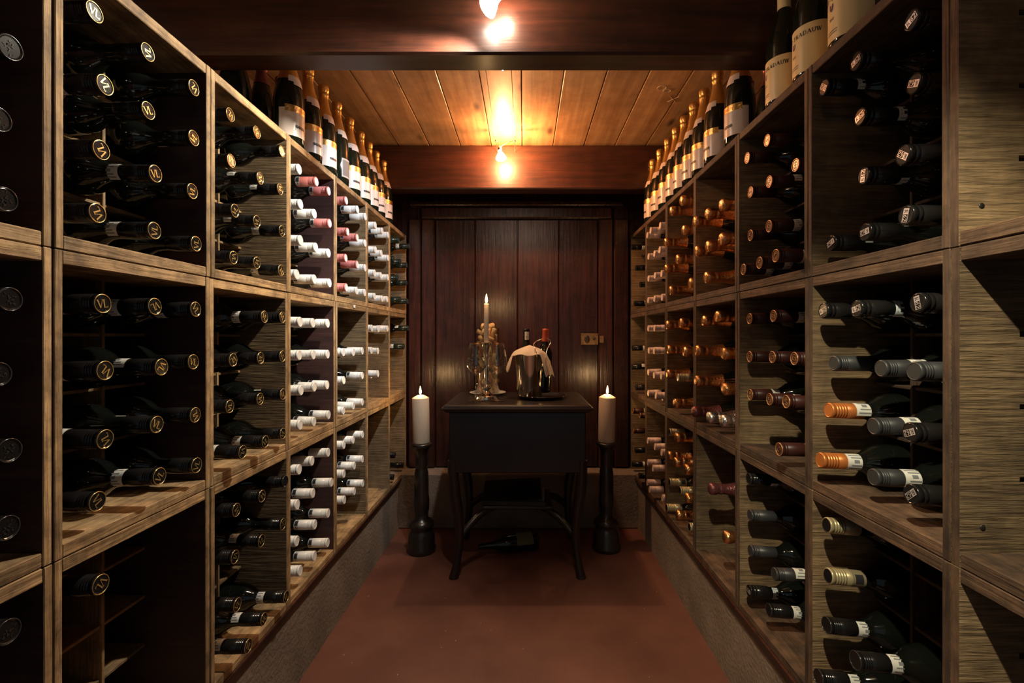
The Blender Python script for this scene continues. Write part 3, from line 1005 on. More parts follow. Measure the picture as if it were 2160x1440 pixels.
BOT_PX = {
    # (side, bay, tier): [(x, y, kind, label facing angle or None), ...] cap end centres in the picture
    ('L', 1, 0): [(22, 101, 'emb', None), (-2, 251, 'emb', None), (11, 420, 'emb', None)],
    ('L', 1, 1): [(21, 631, 'emb', None), (-2, 789, 'emb', None), (20, 950, 'emb', None), (16, 1113, 'emb', None)],
    ('L', 1, 2): [(18, 1332, 'emb', None)],
    ('L', 2, 0): [(200, 25, 'vl', None), (312, 110, 'vl', None), (409, 185, 'vl', None), (222, 179, 'vl', None), (313, 233, 'vl', None), (409, 291, 'vl', None),
                  (214, 316, 'vl', None), (328, 366, 'vl', 0.1), (406, 403, 'vl', None), (206, 449, 'vl', None), (326, 486, 'vl', 0.35), (414, 514, 'vl', None)],
    ('L', 2, 1): [(217, 640, 'vl', None), (327, 646, 'vl', -0.1), (413, 652, 'vl', None), (222, 781, 'vl', None), (341, 774, 'vl', 1.2), (408, 763, 'vl', None),
                  (222, 926, 'vl', None), (331, 895, 'vl', None), (412, 875, 'vl', None), (206, 1057, 'vl', None), (337, 1004, 'vl', 0.4), (415, 981, 'vl', None)],
    ('L', 2, 2): [(213, 1232, 'vl', None)],
    ('L', 3, 0): [(486, 242, 'vl', None), (542, 279, 'vl', None), (595, 319, 'vl', None), (488, 339, 'vl', None), (549, 376, 'vl', 1.3), (591, 399, 'vl', 0.9),
                  (496, 444, 'vl', None), (542, 467, 'vl', None), (595, 487, 'vl', 0.2), (493, 543, 'vl', None), (542, 554, 'vl', None), (593, 570, 'vl', -0.3)],
    ('L', 3, 1): [(558, 668, 'vl', 0.0), (596, 669, 'vl', None), (492, 759, 'vl', 0.5), (550, 755, 'vl', 0.7), (596, 751, 'vl', None), (485, 857, 'vl', None),
                  (549, 841, 'vl', None), (597, 831, 'vl', None), (512, 953, 'vl', 0.6), (560, 931, 'vl', 0.1), (597, 914, 'vl', None)],
    ('L', 3, 2): [(602, 1015, 'black', None), (553, 1046, 'vl', None), (499, 1075, 'vl', None), (597, 1105, 'vl', None), (552, 1140, 'vl', 1.2), (496, 1174, 'vl', 1.0),
                  (604, 1258, 'vl', 0.3), (501, 1275, 'vl', None), (557, 1305, 'vl', 1.3), (524, 1362, 'vl', 1.2)],
    ('L', 4, 0): [(632, 357, 'white', None), (668, 383, 'pink', 0.2), (694, 403, 'pink', 0.1), (635, 431, 'white', None), (664, 451, 'white', 0.1), (696, 471, 'pink', -0.1),
                  (635, 507, 'white', None), (667, 522, 'white', 0.0), (694, 534, 'white', 0.0), (627, 579, 'white', None), (664, 589, 'white', 0.0), (696, 597, 'white', 0.0)],
    ('L', 4, 1): [(634, 679, 'white', None), (661, 681, 'white', None), (692, 682, 'white', None), (632, 749, 'white', None), (662, 748, 'white', None), (692, 747, 'white', None),
                  (636, 823, 'white', 1.2), (664, 816, 'white', 1.2), (691, 812, 'white', 1.1), (634, 896, 'white', None), (663, 889, 'white', 1.0), (694, 875, 'white', 0.5)],
    ('L', 4, 2): [(693, 954, 'white', None), (659, 972, 'white', None), (632, 990, 'white', None), (700, 1017, 'white', 0.6), (661, 1040, 'white', 0.6), (628, 1064, 'white', None),
                  (693, 1082, 'white', 0.6), (665, 1106, 'white', 0.7), (627, 1141, 'white', None), (692, 1144, 'white', 0.5), (664, 1172, 'white', 0.5), (634, 1203, 'white', None)],
    ('L', 5, 0): [(731, 423, 'pink', None), (755, 442, 'white', 0.2), (771.5, 457, 'white', None), (734, 489, 'pink', None), (754, 501, 'pink', 0.2), (771, 513, 'white', None),
                  (730, 544, 'pink', None), (754, 558, 'pink', None), (771, 565, 'white', None), (731, 606, 'pink', None), (753, 613, 'white', 0.1), (770, 617, 'white', None)],
    ('L', 5, 1): [(725, 743, 'white', None), (746, 743, 'white', None), (765, 740, 'white', None), (726, 802, 'white', None), (765, 792, 'white', 0.6),
                  (725, 866, 'white', None), (746, 856, 'white', None), (765, 848, 'white', None)],
    ('L', 5, 2): [(765.5, 916, 'white', None), (745.5, 927.5, 'white', None), (726, 938, 'white', None), (765, 968, 'white', 0.8), (748, 982, 'white', 0.9), (726, 999, 'white', None),
                  (766, 1019, 'white', 0.5), (748, 1036, 'white', 0.5), (727, 1054, 'white', None)],
    ('L', 6, 0): [(792.6, 475, 'white', None), (807, 487, 'white', None), (819.5, 495.5, 'white', 0.2), (793, 527, 'white', None), (805, 534, 'white', None), (819.5, 544, 'white', 0.2),
                  (791, 576, 'white', None), (804, 581, 'white', None), (819, 585, 'white', None), (791, 625, 'white', None), (807, 630, 'white', None), (817.5, 631, 'white', None)],
    ('L', 6, 1): [(785, 692, 'white', None), (799, 694, 'white', None), (818, 693, 'white', None), (784, 739, 'white', None), (798, 740, 'white', None), (784, 791, 'white', None), (798, 788, 'white', None)],
    ('L', 7, 0): [(833, 499, 'green', None), (841, 506, 'green', None), (864, 519, 'green', 0.3), (830, 546, 'green', None), (845, 552, 'green', 0.8), (858, 559, 'green', 1.2),
                  (839, 586, 'green', 1.2), (858, 596, 'green', None), (845, 632, 'green', None), (860, 635, 'green', None)],
    ('L', 7, 1): [(862, 692, 'green', 1.3), (852, 731, 'green', 0.7)],
    ('L', 7, 2): [(833, 960, 'black', None), (850, 981, 'black', None), (830, 1006, 'black', None)],
    ('R', 2, 0): [(1922, 42, 'r62', 0.6), (1805, 129, 'r62', None), (1737, 184, 'r62', 0.5), (1927, 176, 'r62', 0.5), (1813, 246, 'r62', 0.3), (1904, 327, 'r62', 0.1), (1820, 371, 'r62', None),
                  (1910, 454, 'r62', 1.3), (1824, 489, 'r62', None), (1752, 512, 'r62', 1.0)],
    ('R', 2, 1): [(1736, 655, 'r62', 0.1), (1806, 651, 'r62', 0.1), (1935, 638, 'r62', None), (1758, 766, 'plain', None), (1857, 777, 'plain', 1.3), (1927, 783, 'plain', None),
                  (1747, 865, 'copper', None), (1841, 899, 'plain', 0.9), (1918, 912, 'r62', None), (1729, 970, 'copper', 0.2), (1841, 1006, 'plain', 0.4), (1921, 1042, 'r62', None)],
    ('R', 2, 2): [(1743, 1107, 'gold', None), (1746, 1214, 'gold', 0.3), (1743, 1316, 'black', 0.2), (1804, 1382, 'black', 0.6), (1726, 1419, 'black', 0.2)],
    ('R', 3, 0): [(1618, 296, 'maroon', None), (1576, 333, 'maroon', None), (1678, 348, 'maroon', None), (1622.5, 383, 'maroon', 0.9), (1583, 405, 'maroon', None), (1622, 477, 'maroon', -0.3),
                  (1583, 496, 'maroon', None), (1636, 539, 'maroon', -0.4), (1602, 554, 'maroon', -0.4), (1568, 568, 'maroon', -0.4)],
    ('R', 3, 1): [(1581, 672, 'maroon', 1.2), (1631, 666, 'maroon', -0.4), (1581, 752, 'maroon', 1.2), (1629, 753, 'maroon', None), (1675, 756, 'maroon', None), (1582, 832, 'maroon', 1.0),
                  (1623, 842, 'maroon', None), (1658, 847, 'maroon', None), (1643, 947, 'maroon', 0.1)],
    ('R', 3, 2): [(1579, 1009.5, 'black', None), (1581, 1086, 'plain', None), (1582, 1161, 'plain', None), (1632, 1210, 'plain', None), (1579, 1246, 'r62', 0.2), (1621, 1285, 'black', None)],
    ('R', 4, 0): [(1519, 432, 'foil', None), (1489, 451, 'foil', None), (1463, 467, 'foil', None), (1518, 504, 'foil', None), (1490, 519, 'foil', None), (1466, 530, 'foil', None), (1486, 585, 'foil', None)],
    ('R', 4, 1): [(1481, 676, 'foil', None), (1509, 667, 'foil', None), (1467, 739, 'foil', None), (1523, 746, 'foil', None), (1466, 803, 'foil', None), (1524, 820, 'foil', None),
                  (1460, 868, 'plum', None), (1492, 880, 'silver', None), (1520, 887, 'silver', None)],
    ('R', 4, 2): [(1495, 1030, 'plum', 0.2), (1526, 1132, 'foil', None)],
    ('R', 5, 0): [(1435, 423, 'foil', None), (1413, 445, 'foil', None), (1439, 485, 'foil', None), (1401, 511, 'foil', None), (1426, 546, 'foil', None), (1402, 567, 'foil', None), (1453, 596, 'foil', None), (1411, 612, 'foil', None)],
    ('R', 5, 1): [(1404, 685, 'foil', None), (1433, 681, 'foil', None), (1407, 737, 'foil', None), (1441, 741, 'foil', None), (1406, 788, 'foil', None), (1429, 796, 'gold', None), (1421, 850, 'foil', None)],
    ('R', 5, 2): [(1412, 911, 'gold', None), (1424, 922, 'foil', None), (1408, 960, 'foil', None), (1422, 974, 'foil', None), (1444, 989, 'foil', None), (1412, 1016, 'gold', 0.3),
                  (1434, 1034, 'gold', 0.3), (1445, 1050, 'foil', None), (1406, 1070, 'gold', None), (1426, 1085, 'foil', None), (1454, 1111, 'gold', None)],
    ('R', 6, 0): [(1392, 476, 'blush', None), (1372, 486, 'blush', None), (1365, 496, 'blush', None), (1391, 527, 'blush', None), (1380, 535, 'blush', None), (1367.5, 541, 'blush', None),
                  (1395, 577, 'blush', None), (1381, 581, 'blush', None), (1367.5, 587.5, 'blush', None), (1396, 627, 'blush', None), (1380, 630, 'blush', None), (1367, 633, 'blush', None)],
    ('R', 6, 1): [(1367, 692.5, 'blush', None), (1380, 692, 'blush', None), (1368, 739, 'blush', None), (1379, 740, 'blush', None), (1367, 785, 'blush', None), (1379, 792, 'blush', None),
                  (1394, 793, 'blush', None), (1367, 829, 'blush', None), (1383, 834, 'blush', None), (1397, 838, 'blush', None)],
    ('R', 6, 2): [(1366, 929, 'blush', None), (1381, 942, 'blush', None), (1395, 954, 'blush', None), (1366, 975, 'blush', None), (1377, 987, 'blush', None), (1365, 1017, 'blush', None),
                  (1370, 1032, 'blush', None), (1397, 1050, 'blush', None)],
    ('R', 7, 0): [(1332, 521, 'black', None), (1341, 565, 'black', None), (1350, 600, 'black', None), (1338, 640, 'black', None)],
    ('R', 7, 1): [(1334, 734, 'black', None), (1332, 774, 'black', 1.2), (1341, 817, 'black', None)],
    ('R', 7, 2): [(1335, 866, 'maroon', 0.6), (1350, 876, 'maroon', 0.6), (1336, 908, 'maroon', None), (1340, 949, 'black', 0.6), (1334, 979, 'black', 0.6), (1348, 1003, 'black', 0.5)],
}
for (sd, bay, row), lst in BOT_PX.items():
    front = abs(LX if sd == 'L' else RX) - 0.03 * U
    cand = []
    for i, (cx, cy, kind, lab) in enumerate(lst):
        for r in range(4):
            for c in range(3):
                y, zf = cell(sd, bay, row, r, c)
                xx = VX + (-1 if sd == 'L' else 1) * F * front / y
                yy = VY - F * (zf + 0.042 - CAMH) / y
                cand.append((math.hypot(0.7 * (cx - xx), cy - yy), i, r, c))
    cand.sort()
    used, done = set(), {}
    for _, i, r, c in cand:
        if i in done or (r, c) in used:
            continue
        done[i] = (r, c)
        used.add((r, c))
    for i, (cx, cy, kind, lab) in enumerate(lst):
        r, c = done[i]
        lay_bottle(sd, bay, row, r, c, cx, cy, kind, lab)


# ------------------------------------------------------------------ standing bottles on the racks
def champ_r(z):
    for (r0, z0), (r1, z1) in zip([(0.043, 0.135), (0.0415, 0.155), (0.037, 0.178), (0.030, 0.202), (0.0225, 0.226)], [(0.0415, 0.155), (0.037, 0.178), (0.030, 0.202), (0.0225, 0.226), (0.0170, 0.250)]):
        if z <= z1:
            return r0 + (r1 - r0) * (z - z0) / (z1 - z0) if z >= z0 else 0.043
    return 0.017


def label_meshes():
    lab = MB().patch(0.0434, 0.024, 0.104, -1.45, 1.45, 24, mi=0)
    lab.patch(0.0436, 0.094, 0.114, -1.05, 1.05, 20, mi=1)
    M['ch_label'] = lab.mesh('body_label', mat('champagne_label_paper', (0.72, 0.62, 0.55), 0.3, vary=0.03), GOLDFOIL)
    pr = MB()
    for i in range(9):                     # a band of fine lettering and a crest, too small to read
        wrap(pr, [rect(-0.022 + i * 0.005, -0.003, -0.0185 + i * 0.005, 0.003)], 0.0439, 0.0, 0.104, 0)
    for j in range(3):
        wrap(pr, [rect(-0.020 + 0.003 * j, -0.0008, 0.020 - 0.003 * j, 0.0008)], 0.0437, 0.0, 0.086 - 0.006 * j, 1)
    for i in range(4):
        wrap(pr, [arc(-0.0125 + i * 0.0085, 0.007, 0.0050, 0.0050, 0, 330, 8)], 0.0438, 0.0, 0.046, 1)
    wrap(pr, [rect(-0.017, -0.004, 0.017, 0.002), rect(-0.021, -0.0085, 0.021, -0.006)], 0.0438, 0.0, 0.046, 1)
    M['ch_print'] = pr.mesh('label_print', COPPERINK, INK)
    co = MB().patch(0, 0.186, 0.206, -0.85, 0.85, 14, prof=lambda z: champ_r(z) + 0.0019)
    co.patch(0, 0.177, 0.187, -0.45, 0.45, 8, prof=lambda z: champ_r(z) + 0.0019)
    M['ch_collar'] = co.mesh('collar_label', MATS['champagne_label_paper'])
    M['ch_wire'] = MB().tube([((0.0172) * math.cos(2 * PI * i / 20), 0.0172 * math.sin(2 * PI * i / 20), 0.2815) for i in range(20)], 0.0009, 5, closed=True).mesh('wire_cage', GOLD)
    bk = MB().patch(0.0434, 0.028, 0.098, -0.55, 0.55, 12)
    bk.patch(0.0436, 0.034, 0.092, -0.45, 0.45, 10, mi=1)
    M['ch_back'] = bk.mesh('back_label', mat('dim_back_label', (0.38, 0.34, 0.31), 0.5), mat('back_label_print', (0.15, 0.13, 0.12), 0.6))


label_meshes()


def stand_champagne(sd, xx, yy, face, label, plain=False, back=False, group=None):
    t = thing('champagne_bottle', label, 'bottle', (xx, yy, TOPZ + 0.0005), face, group)
    link('glass_body', M['champ'], t)
    f = link('foil', M['foil_gold' if not plain else 'foil_plum'], t, (0, 0, 0), (0, 0, random.uniform(0, 6)))
    link('wire_cage', M['ch_wire'], f)
    if not plain:
        link('collar_label', M['ch_collar'], t)
        if back:
            link('back_label', M['ch_back'], t)
        else:
            l_ = link('body_label', M['ch_label'], t)
            link('label_print', M['ch_print'], l_)
    return t


NTH = ['first', 'second', 'third', 'fourth', 'fifth', 'sixth', 'seventh', 'eighth', 'ninth']
for i, z in enumerate([4.29, 4.67, 5.03, 5.39, 5.78, 6.17, 6.50, 6.82, 7.18]):
    stand_champagne('L', LX - 0.142 * U, z * U, math.radians(random.uniform(-38, -12)),
                    'gold-foiled champagne bottle %s from beam, front row atop left rack' % NTH[i] if i != 3 else 'gold-foiled champagne bottle showing its small back label, atop left rack',
                    back=(i == 3), group='champagne bottles standing on the left rack')
for i, z in enumerate([4.10, 4.52, 4.88, 5.26, 5.62, 6.0]):
    stand_champagne('L', LX - 0.52 * U, z * U, math.radians(-60),
                    'dark unlabelled champagne bottle %s from beam, back row atop left rack' % NTH[i], plain=True, group='dark bottles in the back row on the left rack')
for i, z in enumerate([4.26, 4.75, 5.10, 5.41, 5.73, 6.04, 6.38, 6.75, 7.13]):
    stand_champagne('R', RX + 0.142 * U, z * U, math.radians(180 + random.uniform(2, 22)),
                    'gold-foiled champagne bottle %s from beam, front row atop right rack' % NTH[i], group='champagne bottles standing on the right rack')
for i, z in enumerate([4.55, 4.95]):
    stand_champagne('R', RX + 0.55 * U, z * U, 0, 'dark unlabelled champagne bottle %s from beam, back row atop right rack' % NTH[i], plain=True, group='dark bottles in the back row on the right rack')

# three white-wine bottles with cream labels
rb = 0.0414
cl = MB().patch(rb, 0.012, 0.114, -1.95, 1.95, 40)
M['cr_label'] = cl.mesh('body_label', CREAM)
pr = MB()
wrap(pr, lettering('JOUBERT-TRADAUW', 0.0092, space=0.10, bold=1.4), rb + 0.0003, 0.0, 0.095, 0)
sh = [(-0.0055, 0.0065), (-0.0055, -0.001), (-0.0035, -0.0055), (0, -0.008), (0.0035, -0.0055), (0.0055, -0.001), (0.0055, 0.0065)]
wrap(pr, [sh], rb + 0.0003, 0.0, 0.078, 1)
wrap(pr, [seg(a, b, 0.0009) for a, b in [((-0.0035, 0.003), (0.0035, 0.003)), ((0, 0.004), (0, -0.005)), ((-0.003, -0.002), (0.003, -0.002))]], rb + 0.0005, 0.0, 0.078, 2)
wrap(pr, lettering('2012', 0.0048, bold=1.3), rb + 0.0003, 0.0, 0.055, 0)
for j in range(2):
    rn = random.Random(j)
    u = -0.013
    while u < 0.013:
        wdt = rn.uniform(0.0008, 0.0016)
        wrap(pr, [rect(u, -0.001, u + wdt, 0.001)], rb + 0.0003, 0.0, 0.032 - 0.005 * j, 0)
        u += wdt + 0.0006
M['cr_print'] = pr.mesh('label_print', INK, BLUEINK, REDINK)
M['cr_caps'] = MB().lathe([(0.0160, 0.232), (0.0152, 0.245), (0.0150, 0.285), (0.0158, 0.288), (0.0158, 0.296), (0.0150, 0.2985), (0.0, 0.2985)], 24, cap0=False).mesh('capsule', CREAM)
for i, (z, nm) in enumerate([(3.54, 'farthest'), (3.18, 'middle'), (2.80, 'nearest')]):
    t = thing('wine_bottle', 'cream-labelled white wine bottle, %s of three standing atop right rack' % nm, 'bottle', (RX + 0.145 * U, z * U, TOPZ + 0.0005), math.radians(171 + 4 * i), 'cream-labelled bottles on the right rack')
    link('glass_body', M['burg'], t)
    link('capsule', M['cr_caps'], t)
    l_ = link('body_label', M['cr_label'], t)
    link('label_print', M['cr_print'], l_)

# ------------------------------------------------------------------ table
TT = CAMH - 0.868 * U
TX0, TX1, TY0, TY1 = -1.05 * U, 0.886 * U, 5.95 * U, 7.45 * U
TC = (TX0 + TX1) / 2
table = thing('side_table', 'dark antique wooden table with moulded top before the cellar door', 'table', (TC, (TY0 + TY1) / 2, 0))
hx, hy = (TX1 - TX0) / 2, (TY1 - TY0) / 2


def ring_loft(mb, rings):
    """stacked rounded rectangles: (half x, half y, z)"""
    n0 = len(rings)
    vs, fs = [], []
    for ax, ay, z in rings:
        vs += [(-ax, -ay, z), (ax, -ay, z), (ax, ay, z), (-ax, ay, z)]
    for i in range(n0 - 1):
        for k_ in range(4):
            k2 = (k_ + 1) % 4
            fs.append((i * 4 + k_, i * 4 + k2, (i + 1) * 4 + k2, (i + 1) * 4 + k_))
    fs.append((3, 2, 1, 0))
    fs.append(tuple((n0 - 1) * 4 + k_ for k_ in range(4)))
    mb.add(vs, fs)
    return mb


e = 0.001
link('table_top', ring_loft(MB(), [(hx - 0.022, hy - 0.022, TT - 0.034), (hx - 0.014, hy - 0.014, TT - 0.030), (hx - 0.012, hy - 0.012, TT - 0.024), (hx - 0.002, hy - 0.002, TT - 0.021), (hx, hy, TT - 0.016), (hx - 0.002, hy - 0.002, TT - 0.011), (hx - 0.010, hy - 0.010, TT - 0.009), (hx - 0.010, hy - 0.010, TT - 0.006), (hx - 0.016, hy - 0.016, TT)]).mesh('table_top', TABLEW), table)
AB = CAMH - 1.75 * U
link('apron', MB().box(-hx + 0.03, hx - 0.03, -hy + 0.03, hy - 0.03, AB, TT - 0.033, 0.004).mesh('apron', TABLEW), table)
for sx in (-1, 1):
    for sy in (-1, 1):
        x0, y0 = sx * (hx - 0.045), sy * (hy - 0.05)
        pts = [(x0, y0, AB + 0.05), (x0, y0, AB - 0.02), (x0 - sx * 0.006, y0, AB - 0.09), (x0 - sx * 0.018, y0 - sy * 0.006, AB - 0.17), (x0 - sx * 0.026, y0 - sy * 0.01, 0.20), (x0 - sx * 0.022, y0 - sy * 0.008, 0.12), (x0 - sx * 0.012, y0 - sy * 0.003, 0.05), (x0 - sx * 0.002, y0, 0.0)]
        link('leg', MB().tube(pts, [0.024, 0.024, 0.025, 0.023, 0.019, 0.018, 0.017, 0.022], 10).mesh('leg', TABLEW), table)
        st = [(x0 - sx * 0.024, y0 - sy * 0.01, 0.165), (x0 * 0.82, y0 * 0.86, 0.195), (x0 * 0.66, y0 * 0.70, 0.235), (x0 * 0.50, y0 * 0.5, 0.255), (x0 * 0.35, y0 * 0.35, 0.26)]
        link('stretcher', MB().tube(st, [0.014, 0.015, 0.016, 0.016, 0.014], 8).mesh('stretcher', TABLEW), table)
link('shelf', MB().box(-0.155, 0.155, -0.12, 0.12, 0.262, 0.276, 0.004).mesh('shelf', TABLEW), table)

book = thing('book', 'large black leather book lying slightly open on shelf under the table', 'book', (TC - 0.02, (TY0 + TY1) / 2, 0.277))
book.rotation_euler = (0, 0, math.radians(-3))
link('back_cover', MB().box(-0.135, 0.150, -0.11, 0.11, 0.0, 0.004, 0.001).mesh('back_cover', LEATHER), book)
link('page_block', MB().box(-0.128, 0.143, -0.103, 0.104, 0.0042, 0.015, 0.001).mesh('page_block', PAGE), book)
link('spine', MB().box(-0.135, 0.150, -0.114, -0.105, 0.0, 0.021, 0.002).mesh('spine', LEATHER), book)
link('front_cover', MB().box(-0.135, 0.135, 0.0, 0.215, 0.0, 0.005, 0.001).mesh('front_cover', LEATHER), book, (0, -0.11, 0.017), (math.radians(9), math.radians(-3), math.radians(3)))

# green bottle lying on the floor under the table
t = thing('wine_bottle', 'dark green bottle lying on the floor under the table', 'bottle', (0.20 * U, 6.95 * U, 0.0418))
t.rotation_euler = (PI / 2, 0, math.radians(-75))
link('glass_body', M['burg'], t)
link('body_label', MB().patch(rb, 0.03, 0.11, -1.2, 1.2, 16).mesh('body_label', mat('faded_green_label', (0.12, 0.13, 0.05), 0.6)), t, (0, 0, 0), (0, 0, math.radians(70)))

# ------------------------------------------------------------------ things on the table
ZT = TT + 0.0004
# plate
pp = px(1029, 832, 7.07)
plate = tag(link('plate', MB().lathe([(0.0, 0.004), (0.055, 0.004), (0.062, 0.006), (0.088, 0.016), (0.0895, 0.0165), (0.0885, 0.0178), (0.062, 0.009), (0.0, 0.0068)], 40, cap0=False, cap1=False).mesh('plate', PORCELAIN), None, (pp.x, 7.07 * U, ZT - 0.004)), 'pale plate under the vase of corks', 'plate')
# vase of corks
vz = ZT + 0.0034
VR, VH = 0.058, 0.325
vase = tag(link('glass_vase', MB().lathe([(0.0, 0.0), (VR - 0.004, 0.0), (VR, 0.004), (VR, VH), (VR - 0.0025, VH), (VR - 0.0028, 0.010), (0.0, 0.008)], 36, cap0=False, cap1=False).mesh('glass_vase', CLEAR), None, (pp.x, 7.07 * U, vz)), 'tall clear glass vase filled with wine corks', 'vase')
CORKM = [mat('cork_%d' % i, c_, 0.85, vary=0.2, bump=0.5, bscale=250) for i, c_ in enumerate([(0.50, 0.33, 0.17), (0.62, 0.46, 0.26), (0.42, 0.22, 0.11), (0.36, 0.12, 0.08)])]
me_ck = []
for i in range(4):
    mb = MB().lathe([(0.0, -0.0205), (0.0098, -0.0205), (0.0108, -0.0195), (0.0108, 0.0195), (0.0098, 0.0205), (0.0, 0.0205)], 14, cap0=False, cap1=False)
    me_ck.append(mb.mesh('cork', CORKM[i]))
rc = random.Random(11)
for lay in range(11):
    n = 5 if lay < 10 else 4
    for j in range(n):
        a = 2 * PI * j / n + lay * 0.63
        rr_ = 0.036 if lay < 10 else 0.024
        tl = rc.choice([0.15, 0.4, 1.1, 1.45])
        o = link('wine_cork', me_ck[rc.choice([0, 0, 1, 1, 2, 3])], None, (pp.x + rr_ * math.cos(a), 7.07 * U + rr_ * math.sin(a), vz + 0.029 + lay * 0.0305))
        o.rotation_euler = (tl * 0.8 if lay < 10 else 1.2, 0, a + PI / 2 * (lay % 2))
        tag(o, 'wine cork in the tall glass vase on the table', 'cork', 'corks in the glass vase')
# candlestick with its taper candle
cs = px(1026, 842, 6.54)
CX, CY = cs.x, 6.54 * U
ch = 0.789 * U
prof = [(0.0, 0.0), (0.050, 0.0), (0.051, 0.004), (0.046, 0.009), (0.047, 0.012), (0.038, 0.020), (0.024, 0.026), (0.014, 0.036), (0.013, 0.042), (0.021, 0.050), (0.022, 0.056), (0.012, 0.064), (0.009, 0.075), (0.010, 0.110), (0.013, 0.150), (0.015, 0.172), (0.012, 0.180), (0.020, 0.188), (0.021, 0.194), (0.013, 0.202), (0.016, 0.215), (0.021, 0.235), (0.022, ch - 0.006), (0.029, ch - 0.003), (0.029, ch), (0.010, ch), (0.0, ch - 0.008)]
tag(link('candlestick', MB().lathe(prof, 32, cap0=False, cap1=False).mesh('candlestick', SILVER), None, (CX, CY, ZT)), 'turned silver candlestick on the table, holding a taper candle', 'candlestick')


def flame(parent, z, s_=1.0):
    link('wick', MB().tube([(0, 0, z - 0.002), (0.0005, 0, z + 0.006)], 0.0009, 6).mesh('wick', WICK), parent)
    link('flame', MB().lathe([(0.0, 0.004 * s_), (0.0035 * s_, 0.007 * s_), (0.0058 * s_, 0.014 * s_), (0.0055 * s_, 0.022 * s_), (0.0035 * s_, 0.032 * s_), (0.0012 * s_, 0.042 * s_), (0.0, 0.047 * s_)], 14, cap0=False, cap1=False).mesh('flame', FLAMEM), parent, (0, 0, z))
    ld = bpy.data.lights.new('flame_light', 'POINT')
    ld.energy = FLAME_W
    ld.color = (1.0, 0.58, 0.24)
    ld.shadow_soft_size = 0.008
    lo = bpy.data.objects.new('flame_light', ld)
    COL.objects.link(lo)
    lo.parent = parent
    lo.location = (0, -0.012, z + 0.056 * s_)


tc_ = thing('taper_candle', 'lit slim ivory taper candle in the silver candlestick', 'candle', (CX, CY, ZT + ch - 0.007))
link('wax', MB().lathe([(0.0, 0.0), (0.0095, 0.0), (0.0112, 0.007), (0.0108, 0.180), (0.0098, 0.184), (0.004, 0.182), (0.0, 0.1815)], 24, cap0=False, cap1=False).mesh('wax', WAX), tc_)
flame(tc_, 0.183)

# wine glasses
gp = [(0.0, 0.0), (0.036, 0.0), (0.0365, 0.0012), (0.020, 0.004), (0.0065, 0.010), (0.0042, 0.020), (0.0038, 0.060), (0.0042, 0.105), (0.0065, 0.114), (0.018, 0.122), (0.033, 0.136), (0.0435, 0.153), (0.0455, 0.165), (0.0430, 0.195), (0.0370, 0.235), (0.0335, 0.258), (0.0325, 0.258), (0.0360, 0.235), (0.0420, 0.195), (0.0445, 0.165), (0.0425, 0.154), (0.032, 0.138), (0.016, 0.125), (0.0, 0.120)]
me_g = MB().lathe(gp, 36, cap0=False, cap1=False).mesh('wine_glass', CLEAR)
for x_, nm in ((1005.5, 'left'), (1048.5, 'right')):
    g = px(x_, 843, 6.42)
    tag(link('wine_glass', me_g, None, (g.x, (6.36 if nm == 'left' else 6.38) * U, ZT)), 'empty stemmed wine glass, %s of the candlestick' % ('left' if nm == 'left' else 'right'), 'glass', 'wine glasses on the table')

# tray, ice bucket, napkin and bottles
bx = px(1117, 838, 6.70)
BX, BY = bx.x, 6.70 * U
tx = px(1143, 838, 6.70).x
tag(link('serving_tray', MB().lathe([(0.0, 0.0), (0.095, 0.0), (0.112, 0.012), (0.116, 0.013), (0.115, 0.015), (0.110, 0.0145), (0.094, 0.004), (0.0, 0.004)], 48, cap0=False, cap1=False).mesh('serving_tray', TRAYM), None, (tx, BY, ZT)), 'round black glossy tray under the ice bucket', 'tray')
HB = 0.205
bucket = thing('ice_bucket', 'polished silver ice bucket on black tray with napkin over its rim', 'bucket', (BX, BY, ZT + 0.0045))
link('bucket_body', MB().lathe([(0.0, 0.002), (0.052, 0.0), (0.056, 0.003), (0.058, 0.010), (0.070, HB - 0.012), (0.0735, HB - 0.006), (0.0745, HB), (0.0725, HB), (0.068, HB - 0.012), (0.056, 0.012), (0.0, 0.010)], 48, cap0=False, cap1=False).mesh('bucket_body', SILVER), bucket)
hp = []
for (ux, uy, zz) in [(868, 812, 6.46), (862, 770, 6.46), (845, 720, 6.48), (830, 680, 6.55), (850, 645, 6.6), (900, 617, 6.65), (960, 606, 6.7), (1005, 616, 6.7), (1022, 645, 6.7), (1005, 685, 6.66), (982, 730, 6.60), (968, 800, 6.52), (966, 870, 6.49), (978, 950, 6.49), (1005, 1020, 6.5), (1040, 1078, 6.52)]:
    q = px(970 + ux / 5.332, 600 + uy / 5.332, zz)
    hp.append((q.x - BX, q.y - BY, q.z - ZT - 0.0045))
sm = []
for i in range(len(hp) - 1):
    p0, p1, p2, p3 = [Vector(hp[max(0, min(len(hp) - 1, i + d_))]) for d_ in (-1, 0, 1, 2)]
    for s_ in (0.0, 0.33, 0.66):
        sm.append(0.5 * ((2 * p1) + (p2 - p0) * s_ + (2 * p0 - 5 * p1 + 4 * p2 - p3) * s_ ** 2 + (3 * p1 - p0 - 3 * p2 + p3) * s_ ** 3))
sm.append(Vector(hp[-1]))
link('wire_handle', MB().tube(sm, 0.0016, 8).mesh('wire_handle', STEEL), bucket)

# napkin: gathered over the mouth, short over the front rim, hanging at both sides
nv, nf = [], []
NT, NR = 44, 12


def hang_at(a):                       # a: degrees round the bucket, -90 towards the camera
    h = 0.010 + 0.004 * math.sin(a * 0.12)
    for mid, wdt, amt in ((-28, 30, 0.108), (-172, 24, 0.085)):
        q_ = abs(a - mid) / wdt
        if q_ < 1:
            h = max(h, amt * min(1.0, (1 - q_) * 4) + 0.012 * math.sin(a * 0.35))
    return h


